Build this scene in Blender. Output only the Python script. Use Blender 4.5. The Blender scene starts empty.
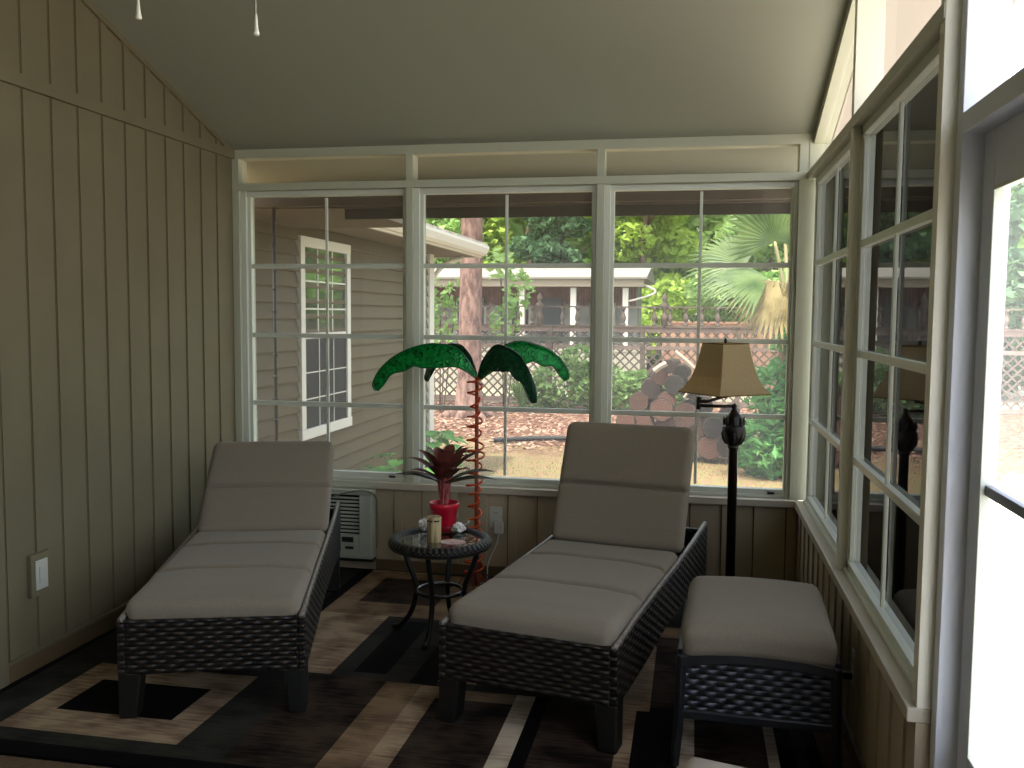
import bpy, bmesh, math, random
from math import sin, cos, pi, radians, sqrt, atan2
from mathutils import Vector, Matrix, noise
random.seed(7)
S = bpy.context.scene
COL = S.collection

# ------------------------------------------------------------------ camera
FX, CX, CD, CZ = 922.229, 2.6661, 5.0441, 1.5
YAW, PITCH, ROLL = -0.1937, -0.0757, 0.0079
_f = Vector((sin(YAW)*cos(PITCH), cos(YAW)*cos(PITCH), sin(PITCH)))
_r = Vector((cos(YAW), -sin(YAW), 0)); _u = _r.cross(_f)
_r2 = _r*cos(ROLL) + _u*sin(ROLL); _u2 = -_r*sin(ROLL) + _u*cos(ROLL)
cam = bpy.data.cameras.new('camera'); camo = bpy.data.objects.new('camera', cam); COL.objects.link(camo)
cam.sensor_width = 36; cam.sensor_fit = 'HORIZONTAL'; cam.lens = FX/1024*36
cam.clip_start = .02; cam.clip_end = 300
camo.matrix_world = Matrix.Translation((CX, -CD, CZ)) @ Matrix((_r2, _u2, -_f)).transposed().to_4x4()
S.camera = camo
# ------------------------------------------------------------------ light
SKY_STRENGTH = .62
SUN_STRENGTH = 5.5
world = bpy.data.worlds.new('sky'); S.world = world; world.use_nodes = True
wn = world.node_tree.nodes; wl = world.node_tree.links
bgn = wn['Background']; sky = wn.new('ShaderNodeTexSky'); sky.sky_type = 'NISHITA'
sky.sun_disc = False; sky.sun_elevation = radians(58); sky.sun_rotation = radians(215)
sky.altitude = 50; sky.air_density = 1.0; sky.dust_density = 4.0; sky.ozone_density = 1.0
wmix = wn.new('ShaderNodeMix'); wmix.data_type = 'RGBA'; wmix.inputs[0].default_value = .45
wl.new(sky.outputs[0], wmix.inputs[6]); wmix.inputs[7].default_value = (4.2, 4.3, 4.4, 1)
wl.new(wmix.outputs[2], bgn.inputs[0]); bgn.inputs[1].default_value = SKY_STRENGTH
sun = bpy.data.lights.new('sun', 'SUN'); sun.energy = SUN_STRENGTH; sun.angle = radians(2.5); sun.color = (1, .95, .86)
suno = bpy.data.objects.new('sun', sun); COL.objects.link(suno)
suno.rotation_euler = Vector((-.06, -.30, .95)).to_track_quat('Z', 'Y').to_euler(); suno.location = (-6, -8, 12)
S.view_settings.view_transform = 'Standard'; S.view_settings.look = 'None'
S.view_settings.gamma = 1; S.view_settings.use_curve_mapping = False
S.view_settings.exposure = 1.25
try:
    S.cycles.max_bounces = 10; S.cycles.diffuse_bounces = 6; S.cycles.transparent_max_bounces = 16
    S.cycles.glossy_bounces = 4; S.cycles.caustics_reflective = False; S.cycles.caustics_refractive = False
    S.cycles.sample_clamp_indirect = 8
except Exception: pass

# ------------------------------------------------------------------ helpers
def lin(h):
    h = h.lstrip('#'); c = [int(h[i:i+2], 16)/255 for i in (0, 2, 4)]
    return tuple(x/12.92 if x <= .04045 else ((x+.055)/1.055)**2.4 for x in c) + (1,)
def newmat(name):
    m = bpy.data.materials.new(name); m.use_nodes = True
    return m, m.node_tree.nodes, m.node_tree.links, m.node_tree.nodes['Principled BSDF']
def mat(name, col, rough=.6, spec=.3, metal=0, var=None, vscale=8, bump=0, bscale=60, stretch=None, sheen=0, trans=0):
    m, n, l, b = newmat(name); c = lin(col) if isinstance(col, str) else tuple(col)+(1,)
    b.inputs['Base Color'].default_value = c; b.inputs['Roughness'].default_value = rough
    b.inputs['Specular IOR Level'].default_value = spec; b.inputs['Metallic'].default_value = metal
    if sheen: b.inputs['Sheen Weight'].default_value = sheen
    if var or bump:
        tc = n.new('ShaderNodeTexCoord'); mp = n.new('ShaderNodeMapping'); l.new(tc.outputs['Object'], mp.inputs[0])
        if stretch: mp.inputs['Scale'].default_value = stretch
    if var:
        v = lin(var); t = n.new('ShaderNodeTexNoise'); t.inputs['Scale'].default_value = vscale; t.inputs['Detail'].default_value = 6
        l.new(mp.outputs[0], t.inputs[0]); r = n.new('ShaderNodeValToRGB'); l.new(t.outputs[0], r.inputs[0])
        r.color_ramp.elements[0].position = .35; r.color_ramp.elements[1].position = .65
        r.color_ramp.elements[0].color = c; r.color_ramp.elements[1].color = v; l.new(r.outputs[0], b.inputs['Base Color'])
    if bump:
        t2 = n.new('ShaderNodeTexNoise'); t2.inputs['Scale'].default_value = bscale; t2.inputs['Detail'].default_value = 5
        l.new(mp.outputs[0], t2.inputs[0]); bp = n.new('ShaderNodeBump'); bp.inputs['Strength'].default_value = bump
        bp.inputs['Distance'].default_value = .01; l.new(t2.outputs[0], bp.inputs['Height']); l.new(bp.outputs[0], b.inputs['Normal'])
    if trans:
        tr = n.new('ShaderNodeBsdfTranslucent'); mx = n.new('ShaderNodeMixShader'); mx.inputs[0].default_value = trans
        src = b.inputs['Base Color'].links[0].from_socket if b.inputs['Base Color'].links else None
        if src: l.new(src, tr.inputs[0])
        else: tr.inputs[0].default_value = c
        l.new(b.outputs[0], mx.inputs[1]); l.new(tr.outputs[0], mx.inputs[2]); l.new(mx.outputs[0], n['Material Output'].inputs[0])
    return m
def math_node(n, l, op, a, b=None):
    x = n.new('ShaderNodeMath'); x.operation = op
    for i, v in enumerate((a, b)):
        if v is None: continue
        if isinstance(v, (int, float)): x.inputs[i].default_value = v
        else: l.new(v, x.inputs[i])
    return x.outputs[0]
def weave(name, dark, light, h=.014, w=.05, polar=0, rough=.45, spec=.4):
    """basket weave: horizontal strands passing over upright stakes"""
    m, n, l, b = newmat(name); tc = n.new('ShaderNodeTexCoord'); sp = n.new('ShaderNodeSeparateXYZ'); l.new(tc.outputs['Object'], sp.inputs[0])
    if polar:
        along = math_node(n, l, 'MULTIPLY', math_node(n, l, 'ARCTAN2', sp.outputs[1], sp.outputs[0]), polar)
        up = math_node(n, l, 'ADD', sp.outputs[2], math_node(n, l, 'SQRT', math_node(n, l, 'ADD', math_node(n, l, 'MULTIPLY', sp.outputs[0], sp.outputs[0]), math_node(n, l, 'MULTIPLY', sp.outputs[1], sp.outputs[1]))))
    else:
        along = math_node(n, l, 'ADD', sp.outputs[0], sp.outputs[1]); up = sp.outputs[2]
    row = math_node(n, l, 'FLOOR', math_node(n, l, 'DIVIDE', up, h))
    a = math_node(n, l, 'ABSOLUTE', math_node(n, l, 'SINE', math_node(n, l, 'MULTIPLY', up, pi/h)))
    ph = math_node(n, l, 'MULTIPLY', math_node(n, l, 'ADD', math_node(n, l, 'DIVIDE', along, w), row), pi)
    c = math_node(n, l, 'ADD', math_node(n, l, 'MULTIPLY', math_node(n, l, 'SINE', ph), .5), .5)
    hh = math_node(n, l, 'MULTIPLY', math_node(n, l, 'POWER', a, .6), math_node(n, l, 'ADD', math_node(n, l, 'MULTIPLY', math_node(n, l, 'POWER', c, 1.6), .9), .1))
    r = n.new('ShaderNodeValToRGB'); l.new(hh, r.inputs[0]); r.color_ramp.elements[0].color = lin(dark); r.color_ramp.elements[1].color = lin(light)  # strand tops lighter, gaps darker: highlight and shade put into the colour
    r.color_ramp.elements[0].position = .15; r.color_ramp.elements[1].position = .95
    l.new(r.outputs[0], b.inputs['Base Color']); b.inputs['Roughness'].default_value = rough; b.inputs['Specular IOR Level'].default_value = spec
    bp = n.new('ShaderNodeBump'); bp.inputs['Strength'].default_value = 1; bp.inputs['Distance'].default_value = h*.5
    l.new(hh, bp.inputs['Height']); l.new(bp.outputs[0], b.inputs['Normal']); return m
def glass(name, tint=(1, 1, 1), rough=0.0, fres=.5, dens=1.0, haze=0):
    """thin pane: tinted see-through plus a mirror reflection that grows at grazing angles"""
    m = bpy.data.materials.new(name); m.use_nodes = True; n = m.node_tree.nodes; l = m.node_tree.links; n.remove(n['Principled BSDF'])
    tr = n.new('ShaderNodeBsdfTransparent'); tr.inputs[0].default_value = tuple(t*dens for t in tint)+(1,)
    gl = n.new('ShaderNodeBsdfGlossy'); gl.inputs['Roughness'].default_value = rough
    g = n.new('ShaderNodeNewGeometry'); vm = n.new('ShaderNodeVectorMath'); vm.operation = 'DOT_PRODUCT'
    l.new(g.outputs['Normal'], vm.inputs[0]); l.new(g.outputs['Incoming'], vm.inputs[1])
    gr = math_node(n, l, 'POWER', math_node(n, l, 'SUBTRACT', 1, math_node(n, l, 'ABSOLUTE', vm.outputs['Value'])), 5)
    fr = math_node(n, l, 'ADD', math_node(n, l, 'MULTIPLY', gr, .96), .04)
    mx = n.new('ShaderNodeMixShader'); l.new(math_node(n, l, 'MINIMUM', math_node(n, l, 'MULTIPLY', fr, fres), 1), mx.inputs[0])
    src = tr.outputs[0]
    if haze:
        tl = n.new('ShaderNodeBsdfTranslucent'); tl.inputs[0].default_value = (.9, .88, .84, 1); hz = n.new('ShaderNodeMixShader'); hz.inputs[0].default_value = haze
        l.new(src, hz.inputs[1]); l.new(tl.outputs[0], hz.inputs[2]); src = hz.outputs[0]
    l.new(src, mx.inputs[1]); l.new(gl.outputs[0], mx.inputs[2]); l.new(mx.outputs[0], n['Material Output'].inputs[0]); return m
def screen_mat(name, w=.2, col='#2b2c2e'):
    """insect mesh: open area (1-w)*(1-w/cos) so it closes up when seen at a slant"""
    m = bpy.data.materials.new(name); m.use_nodes = True; n = m.node_tree.nodes; l = m.node_tree.links; n.remove(n['Principled BSDF'])
    g = n.new('ShaderNodeNewGeometry'); vm = n.new('ShaderNodeVectorMath'); vm.operation = 'DOT_PRODUCT'
    l.new(g.outputs['Normal'], vm.inputs[0]); l.new(g.outputs['Incoming'], vm.inputs[1])
    cs = math_node(n, l, 'MAXIMUM', math_node(n, l, 'ABSOLUTE', vm.outputs['Value']), .02)
    op = math_node(n, l, 'MULTIPLY', math_node(n, l, 'MAXIMUM', math_node(n, l, 'SUBTRACT', 1, math_node(n, l, 'DIVIDE', w, cs)), 0), 1-w)
    tr = n.new('ShaderNodeBsdfTransparent'); df = n.new('ShaderNodeBsdfDiffuse'); df.inputs[0].default_value = lin(col)
    mx = n.new('ShaderNodeMixShader'); l.new(op, mx.inputs[0]); l.new(df.outputs[0], mx.inputs[1]); l.new(tr.outputs[0], mx.inputs[2])
    l.new(mx.outputs[0], n['Material Output'].inputs[0]); return m

def bx(bm, x0, x1, y0, y1, z0, z1):
    v = [bm.verts.new((x, y, z)) for x in (x0, x1) for y in (y0, y1) for z in (z0, z1)]
    for f in ((0, 1, 3, 2), (4, 6, 7, 5), (0, 4, 5, 1), (2, 3, 7, 6), (0, 2, 6, 4), (1, 5, 7, 3)): bm.faces.new([v[i] for i in f])
def prism(bm, pts, axis, a, b):
    """extrude a 2-D outline along axis (0,1,2) from a to b"""
    def P(p, t):
        q = list(p); q.insert(axis, t); return q
    A = [bm.verts.new(P(p, a)) for p in pts]; B = [bm.verts.new(P(p, b)) for p in pts]; k = len(pts)
    bm.faces.new(A); bm.faces.new(B[::-1])
    for i in range(k): bm.faces.new((A[i], B[i], B[(i+1) % k], A[(i+1) % k]))
def lathe(bm, prof, n=24, cx=0, cy=0, cap=True):
    R = [[bm.verts.new((cx+r*cos(2*pi*i/n), cy+r*sin(2*pi*i/n), z)) for i in range(n)] for r, z in prof]
    for a, b in zip(R, R[1:]):
        for i in range(n): bm.faces.new((a[i], a[(i+1) % n], b[(i+1) % n], b[i]))
    if cap: bm.faces.new(R[0][::-1]); bm.faces.new(R[-1])
def tube(bm, pts, r, n=8, closed=False):
    P = [Vector(p) for p in pts]; N = len(P); rings = []; up = Vector((0, 0, 1)); prev = None
    for i in range(N):
        t = (P[(i+1) % N]-P[i-1]) if closed or 0 < i < N-1 else (P[1]-P[0] if i == 0 else P[-1]-P[-2])
        t.normalize()
        if prev is None: a = t.cross(up if abs(t.z) < .9 else Vector((1, 0, 0)))
        else: a = prev-t*prev.dot(t)
        a.normalize(); prev = a; b = t.cross(a); rr = r[i] if isinstance(r, (list, tuple)) else r
        rings.append([bm.verts.new(P[i]+a*rr*cos(2*pi*k/n)+b*rr*sin(2*pi*k/n)) for k in range(n)])
    for i in range(N if closed else N-1):
        a, b = rings[i], rings[(i+1) % N]
        for k in range(n): bm.faces.new((a[k], a[(k+1) % n], b[(k+1) % n], b[k]))
    if not closed: bm.faces.new(rings[0][::-1]); bm.faces.new(rings[-1])
def smooth_path(pts, k=6):
    P = [Vector(p) for p in pts]; out = []
    for i in range(len(P)-1):
        p0, p1, p2, p3 = P[max(i-1, 0)], P[i], P[i+1], P[min(i+2, len(P)-1)]
        for j in range(k):
            t = j/k; out.append(.5*((2*p1)+(p2-p0)*t+(2*p0-5*p1+4*p2-p3)*t*t+(3*p1-p0-3*p2+p3)*t**3))
    out.append(P[-1]); return out
def obj(name, bm, m, parent=None, smooth=False, bevel=0, seg=2, fix=True):
    if fix: bmesh.ops.recalc_face_normals(bm, faces=bm.faces)
    me = bpy.data.meshes.new(name); bm.to_mesh(me); bm.free()
    for x in (m if isinstance(m, list) else [m]): me.materials.append(x)
    if smooth:
        for p in me.polygons: p.use_smooth = True
    o = bpy.data.objects.new(name, me); COL.objects.link(o); o.parent = parent
    if bevel:
        b = o.modifiers.new('bevel', 'BEVEL'); b.width = bevel; b.segments = seg; b.limit_method = 'ANGLE'; b.angle_limit = radians(40)
    return o
def tag(o, label, cat, group=None, kind=None):
    o['label'] = label; o['category'] = cat
    if group: o['group'] = group
    if kind: o['kind'] = kind
    return o
def thing(name, label, cat, loc=(0, 0, 0), rz=0, group=None):
    o = bpy.data.objects.new(name, None); COL.objects.link(o); o.location = loc; o.rotation_euler = (0, 0, rz); o.empty_display_size = .1
    return tag(o, label, cat, group)
def struct(o, label=None, cat=None):
    o['kind'] = 'structure'
    if label: o['label'] = label
    if cat: o['category'] = cat
    return o
def NB(): return bmesh.new()
def box(name, m, parent, *a, bevel=0):
    b = NB(); bx(b, *a); return obj(name, b, m, parent, bevel=bevel)

# ------------------------------------------------------------------ materials
M_wall = mat('tan_painted_siding', '#6f6751', .6, .2, var='#746c55', vscale=3, bump=.08, bscale=120)
M_base = mat('brown_baseboard_paint', '#65543d', .5, .3)
M_ceil = mat('ceiling_paint', '#999a8c', .85, .1, bump=.05, bscale=200)
M_stud = mat('white_trim_lit_copy', '#e4dfcc', .5, .3)  # lighter copy of the white trim, daylight put into the colour
M_white = mat('white_painted_trim', '#b9b9a4', .45, .35)
M_vinyl = mat('white_vinyl_frame', '#cfd2c4', .35, .4)
M_sill = mat('cream_sill_paint', '#bdb3a0', .4, .4)
M_knee = mat('knee_wall_paint', '#a8997f', .6, .25, bump=.06, bscale=120)
M_door = mat('white_vinyl_door', '#d8dbe2', .35, .4)
M_glass = glass('tinted_vinyl_glazing', (.47, .475, .455), fres=.45, haze=.05)
M_glass2 = glass('side_vinyl_glazing', (.45, .45, .44), fres=.75)
M_glassT = glass('transom_glazing', (.85, .83, .80), fres=.3)
M_clear = glass('clear_glass', (.95, .97, .96), fres=.8)
M_doorglass = glass('flare_haze_door_glazing', (.93, .94, .96), fres=.4, haze=.10)  # translucent haze mixed in so the outdoor view washes out like flare
M_screen = screen_mat('insect_screen', .23)
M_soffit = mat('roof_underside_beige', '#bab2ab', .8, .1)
M_gutter = mat('dark_gutter', '#322d29', .5, .3)
M_dark = mat('dark_metal', '#15120f', .35, .5)
M_wick = weave('dark_brown_wicker', '#090705', '#372d25', .017, .034)
M_wickO = weave('bluish_highlight_wicker', '#07080b', '#5c5d68', .0185, .030, rough=.35, spec=.55)  # bluish strand tops carry highlights of the door light in the colour
M_leg = mat('black_resin_leg', '#14120f', .5, .35)
M_cush = mat('taupe_woven_cushion', '#7f7566', .95, .05, var='#887d6e', vscale=220, bump=.25, bscale=420, sheen=.15)
M_pipe = mat('taupe_piping', '#7d7265', .95, .05)

# ------------------------------------------------------------------ room shell
W = 3.2335; ZT = 2.44; SL = .33; YB = -7.2
ZS = .525; ZH = 2.246
def zc(y): return ZT - SL*y
# floor
struct(box('floor', mat('brown_carpet', '#6e5b48', .95, .05, var='#5e4d3d', vscale=60, bump=.3, bscale=300), None, -.12, W+.12, YB, .12, -.12, 0))
# ceiling
b = NB(); prism(b, [(.55, zc(.55)), (YB-.1, zc(YB-.1)), (YB-.1, zc(YB-.1)+.14), (.55, zc(.55)+.14)], 0, -.5, W+.12)
struct(obj('ceiling', b, M_ceil))
# left wall with battens
PH, G = .185, .1708
b = NB(); prism(b, [(.12, 0), (.12, zc(.12)), (YB, zc(YB)), (YB, 0)], 0, -.12, 0)
wl_ = struct(obj('wall_left', b, M_wall))
b = NB()
for i in range(40):
    y0 = -PH-G*i
    if y0 < -1.9: break
    bx(b, 0, .007, y0, y0+.042, .087, 2.385)
    zt = zc(y0)-.012
    if zt > 2.47:
        prism(b, [(y0, 2.44), (y0+.042, 2.44), (y0+.042, zc(y0+.042)-.001), (y0, zc(y0)-.001)], 0, 0, .007)
for i in range(9, 40):
    y0 = -PH-G*i
    if y0 < YB+.1: break
    if i >= 11: bx(b, 0, .007, y0, y0+.042, 2.2, 2.385)
    prism(b, [(y0, 2.44), (y0+.042, 2.44), (y0+.042, zc(y0+.042)-.001), (y0, zc(y0)-.001)], 0, 0, .007) if i >= 11 else None
obj('batten_strips', b, M_wall, wl_)
b = NB()
for i in range(11):
    y0 = -PH-G*i
    bx(b, 0, .002, y0-.004, y0, .087, 2.385)
    if zc(y0) > 2.47: bx(b, 0, .002, y0-.004, y0, 2.44, zc(y0)-.012)
obj('batten_shade_line', b, mat('batten_shade', '#6b6048', .8, .1), wl_)  # thin darker strips imitate shade on the battens' near sides
b = NB(); bx(b, 0, .018, YB+.02, 0, 2.388, 2.44)
struct(obj('trim_1', b, M_wall))
b = NB(); prism(b, [(0, zc(0)-.03), (0, zc(0)-.001), (YB+.02, zc(YB+.02)-.001), (YB+.02, zc(YB+.02)-.03)], 0, 0, .014)
struct(obj('trim_2', b, M_wall))
b = NB(); bx(b, 0, .014, -1.92, 0, 0, .082); struct(obj('baseboard_left', b, M_base))
b = NB(); bx(b, 0, .02, -1.92, 0, .082, .095); struct(obj('trim_3', b, M_wall))
# door casing near the left edge of the view
b = NB(); bx(b, 0, .022, -1.975, -1.92, 0, 2.1); struct(obj('trim_4', b, M_wall, bevel=.003))
d1 = box('door_1', M_vinyl, None, 0, .012, -2.85, -1.98, 0, 2.06); struct(d1)
b = NB()
for z0, z1 in ((.12, .85), (.98, 1.9)):
    for y0, y1 in ((-2.78, -2.46), (-2.37, -2.05)): bx(b, .012, .018, y0, y1, z0, z1)
obj('raised_panel', b, M_vinyl, d1, bevel=.004)
b = NB(); lathe(b, [(.01, 0), (.01, .03), (.026, .04), (.028, .055), (.015, .068)], 16)
k = obj('door_knob', b, mat('brass_knob', '#a58a4a', .3, .5, 1), d1, smooth=True); k.location = (.012, -2.78, .95); k.rotation_euler = (0, pi/2, 0)
# back wall (behind the camera)
struct(box('wall_back', M_white, None, -.12, W+.12, YB-.1, YB, 0, 4.9))

# far wall
wf = struct(box('wall_far', M_knee, None, 0, W+.1, 0, .1, 0, .487))
b = NB()
for i in range(-5, 14):
    x0 = .991+.168*i
    if x0 > W-.05 or x0 < .02 or x0 < .87: continue
    bx(b, x0, x0+.044, -.012, 0, .075, .487)
obj('batten_strips', b, M_knee, wf)
b = NB()
for i in range(0, 14):
    x0 = .991+.168*i
    if x0 > W-.05: continue
    bx(b, x0-.006, x0, -.003, 0, .075, .487)
obj('batten_shade_line', b, mat('batten_shade_far', '#5a5040', .8, .1), wf)  # dark strips paint a shadow line along each batten
struct(box('baseboard_far', M_base, None, .88, W, -.014, 0, 0, .07))
# sill
struct(box('trim_5', M_sill, None, .88, W-.002, -.03, .05, .487, ZS, bevel=.004))
struct(box('trim_6', M_white, None, 0, .88, -.02, .05, .487, ZS, bevel=.003))
# beam, header, posts
struct(box('trim_7', M_white, None, .0, W+.1, 0, .1, 2.39, 2.47))
struct(box('trim_8', M_white, None, 0, W, -.004, .1, 2.205, ZH, bevel=.002))
posts = []
for i, (x0, x1) in enumerate(((0, .042), (W/3-.02, W/3+.021), (2*W/3-.02, 2*W/3+.021), (W-.048, W+.1))):
    struct(box('trim_%d' % (9+i), M_white, None, x0, x1, 0 if i else -.002, .1, ZS if i else ZS, 2.39, bevel=.0015))
def window_far(idx, x0, x1):
    """four stacked vinyl panes behind one frame"""
    r = bpy.data.objects.new('window_%d' % idx, None); COL.objects.link(r); struct(r)
    y0, y1 = .04, .09; b = NB(); L, Rr = .052, .03
    # outer frame, stepped
    bx(b, x0, x0+L-.02, y0-.02, y1, ZS, 2.205); bx(b, x1-Rr+.012, x1, y0-.02, y1, ZS, 2.205)
    bx(b, x0, x0+L, y0, y1, ZS, 2.205); bx(b, x1-Rr, x1, y0, y1, ZS, 2.205)
    bx(b, x0+.001, x1-.001, y0-.01, y1-.002, 2.172, 2.204); bx(b, x0+.001, x1-.001, y0-.012, y1-.002, ZS+.001, ZS+.018); bx(b, x0+.001, x1-.001, y0-.002, y1-.002, ZS+.001, ZS+.045)
    obj('window_frame', b, M_vinyl, r, bevel=.002)
    b = NB(); rails = [1.768, 1.363, .96]
    for z in rails: bx(b, x0+.02, x1-.012, y0+.004, y0+.028, z-.012, z+.014)
    obj('rail', b, M_vinyl, r, bevel=.002)
    b = NB(); xm = (x0+L+x1-Rr)/2
    zz = [2.172]+rails+[ZS+.045]
    for k in range(4): bx(b, xm-.008, xm+.008, y0+.012, y0+.024, zz[k+1]+.01, zz[k]-.01)
    obj('muntin', b, M_vinyl, r, bevel=.002)
    b = NB(); v = [b.verts.new(p) for p in ((x0+L-.01, y0+.03, ZS+.03), (x1-Rr+.01, y0+.03, ZS+.03), (x1-Rr+.01, y0+.03, 2.18), (x0+L-.01, y0+.03, 2.18))]; b.faces.new(v)
    obj('pane', b, M_glass, r)
    b = NB(); bx(b, x1-.11, x1-.075, y0-.016, y0-.002, ZS+.022, ZS+.032); obj('latch', b, M_dark, r)
xs = [.042, W/3-.02, W/3+.021, 2*W/3-.02, 2*W/3+.021, W-.048]
for i in range(3): window_far(i+1, xs[2*i], xs[2*i+1])
for i in range(3):
    b = NB(); x0, x1 = xs[2*i], xs[2*i+1]; v = [b.verts.new(p) for p in ((x0, .07, ZH), (x1, .07, ZH), (x1, .07, 2.39), (x0, .07, 2.39))]; b.faces.new(v)
    struct(obj('window_%d' % (4+i), b, M_glassT))

# right wall : knee wall, sill, header, studs
YE = -2.652
wr = struct(box('wall_right', M_knee, None, W, W+.1, YE, 0, 0, .487))
b = NB()
for i in range(15):
    y0 = -.12-.171*i
    if y0 < YE+.04: break
    bx(b, W-.008, W, y0-.044, y0, .08, .487)
obj('batten_strips', b, M_knee, wr)
struct(box('baseboard_right', M_base, None, W-.014, W, YE, -.015, 0, .075))
struct(box('trim_13', M_sill, None, W-.022, W+.05, YE, .0, .487, ZS, bevel=.004))
struct(box('trim_14', M_white, None, W-.004, W+.098, YE+.003, 0, 2.205, ZH, bevel=.002))
RW = [(-.05, -1.31), (-1.358, -2.604)]
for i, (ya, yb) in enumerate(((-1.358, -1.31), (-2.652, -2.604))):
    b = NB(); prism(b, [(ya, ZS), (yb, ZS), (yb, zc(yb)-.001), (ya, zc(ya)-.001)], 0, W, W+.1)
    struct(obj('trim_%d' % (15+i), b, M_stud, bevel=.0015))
def window_side(idx, ya, yb, zb=ZS, xo=0, scr=True):
    gm = M_glass2 if scr else M_clear
    r = bpy.data.objects.new('window_%d' % idx, None); COL.objects.link(r); struct(r)
    X = W+.03+xo; b = NB(); F = .035
    for (p, q) in ((yb, yb+F), (ya-F, ya)): bx(b, X, X+.05, p, q, zb, 2.205)
    bx(b, X, X+.05, yb, ya, 2.17, 2.205); bx(b, X, X+.05, yb, ya, zb, zb+.04); bx(b, X-.012, X+.05, yb, ya, zb, zb+.016)
    obj('window_frame', b, M_vinyl, r, bevel=.002)
    b = NB(); rails = [1.768, 1.363, .96]
    for z in rails: bx(b, X+.002, X+.026, yb+.01, ya-.01, z-.013, z+.014)
    obj('rail', b, M_vinyl, r, bevel=.002)
    b = NB(); ym = (ya+yb)/2; zz = [2.17]+rails+[zb+.04]
    for k in range(4):
        bx(b, X+.008, X+.02, ym-.009, ym+.009, zz[k+1]+.01, zz[k]-.01)
        for yy in (ya-F-.012, yb+F+.002): bx(b, X+.004, X+.022, yy, yy+.01, zz[k+1]+.01, zz[k]-.01)
    obj('muntin', b, M_vinyl, r, bevel=.002)
    b = NB(); v = [b.verts.new(p) for p in ((X+.024, yb+F, zb+.03), (X+.024, ya-F, zb+.03), (X+.024, ya-F, 2.18), (X+.024, yb+F, 2.18))]; b.faces.new(v)
    obj('pane', b, gm, r)
    if not scr: return
    b = NB(); v = [b.verts.new(p) for p in ((X+.046, yb+F, zb+.03), (X+.046, ya-F, zb+.03), (X+.046, ya-F, 2.18), (X+.046, yb+F, 2.18))]; b.faces.new(v)
    obj('insect_screen', b, M_screen, r)
for i, (ya, yb) in enumerate(RW): window_side(7+i, ya, yb)
# transoms above the header on the right (triangular panes up to the rake)
for i, (ya, yb) in enumerate(((-.02, -1.31), (-1.358, -2.604), (-2.70, -3.62))):
    zlo = ZH if i < 2 else 1.975
    b = NB(); v = [b.verts.new(p) for p in ((W+.07, yb, zlo), (W+.07, ya, zlo), (W+.07, ya, zc(ya)-.06), (W+.07, yb, zc(yb)-.06))]; b.faces.new(v)
    struct(obj('window_%d' % (9+i), b, M_glassT))
# rake beam under the ceiling on the right
b = NB(); prism(b, [(.1, zc(.1)-.055), (.1, zc(.1)-.001), (YB, zc(YB)-.001), (YB, zc(YB)-.055)], 0, W+.02, W+.1)
struct(obj('trim_17', b, M_white))
b = NB(); bx(b, W+.001, W+.102, -.004, .102, ZH+.001, 2.41); struct(obj('trim_18', b, M_white))

# door wall on the right: frame post, header, glazed door
XD = W+.035
b = NB(); prism(b, [(-2.70, 0), (YE-.001, 0), (YE-.001, zc(YE)-.001), (-2.70, zc(-2.70)-.001)], 0, XD, W+.13)
struct(obj('trim_19', b, M_door, bevel=.002))
struct(box('trim_20', M_door, None, XD, W+.13, -3.66, -2.70, 1.925, 1.975, bevel=.002))
d2 = thing('door_2', 'x', 'x', (W+.085, -2.70, 0)); del d2['label']; del d2['category']; struct(d2)
b = NB()
bx(b, 0, .035, -.085, 0, 0, 1.925); bx(b, 0, .035, -.93, -.845, 0, 1.925)
bx(b, 0, .035, -.845, -.085, 1.79, 1.925); bx(b, 0, .035, -.845, -.085, 0, .47)
obj('door_panel', b, M_door, d2, bevel=.003)
b = NB()
for z in (1.107,): bx(b, .008, .026, -.845, -.085, z-.012, z+.012)
obj('glazing_bar', b, mat('grey_bar', '#6d7079', .4, .4), d2, bevel=.002)
b = NB(); 
for yy in (-.089, -.853): bx(b, -.003, .02, yy-.006, yy+.004, .47, 1.79)
bx(b, -.003, .02, -.845, -.085, .466, .476); bx(b, -.003, .02, -.845, -.085, 1.784, 1.794)
obj('glazing_bead', b, M_vinyl, d2, bevel=.002)
b = NB(); v = [b.verts.new(p) for p in ((.017, -.845, .47), (.017, -.085, .47), (.017, -.085, 1.79), (.017, -.845, 1.79))]; b.faces.new(v); obj('pane', b, M_doorglass, d2)
b = NB(); tube(b, smooth_path([(0, -.89, .98), (-.05, -.89, .98), (-.06, -.87, .98), (-.06, -.78, .98)]), .009); obj('door_handle', b, M_dark, d2, smooth=True)
struct(box('trim_21', M_door, None, XD, W+.13, -3.70, -3.66, 0, zc(-3.7)-.002))
# rest of the right wall behind the camera
struct(box('wall_right_rear', M_knee, None, W, W+.1, YB, -3.70, 0, .487))
window_side(12, -3.74, -5.0, scr=False); window_side(13, -5.05, -6.3, scr=False)  # unseen windows added for brightness, left clear so more light enters
b = NB(); bx(b, W, W+.1, YB, -3.70, .487, ZS); bx(b, W, W+.1, YB, -3.7, 2.205, ZH)
for (p, q) in ((-3.74, -3.70), (-5.05, -5.0), (YB, -6.3)): bx(b, W, W+.1, p, q, ZS, 2.205)
struct(obj('trim_22', b, M_white))
b = NB(); prism(b, [(YB, ZH), (-3.7, ZH), (-3.7, zc(-3.7)-.03), (YB, zc(YB)-.03)], 0, W+.02, W+.1); struct(obj('wall_gable_right', b, M_wall))

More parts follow.
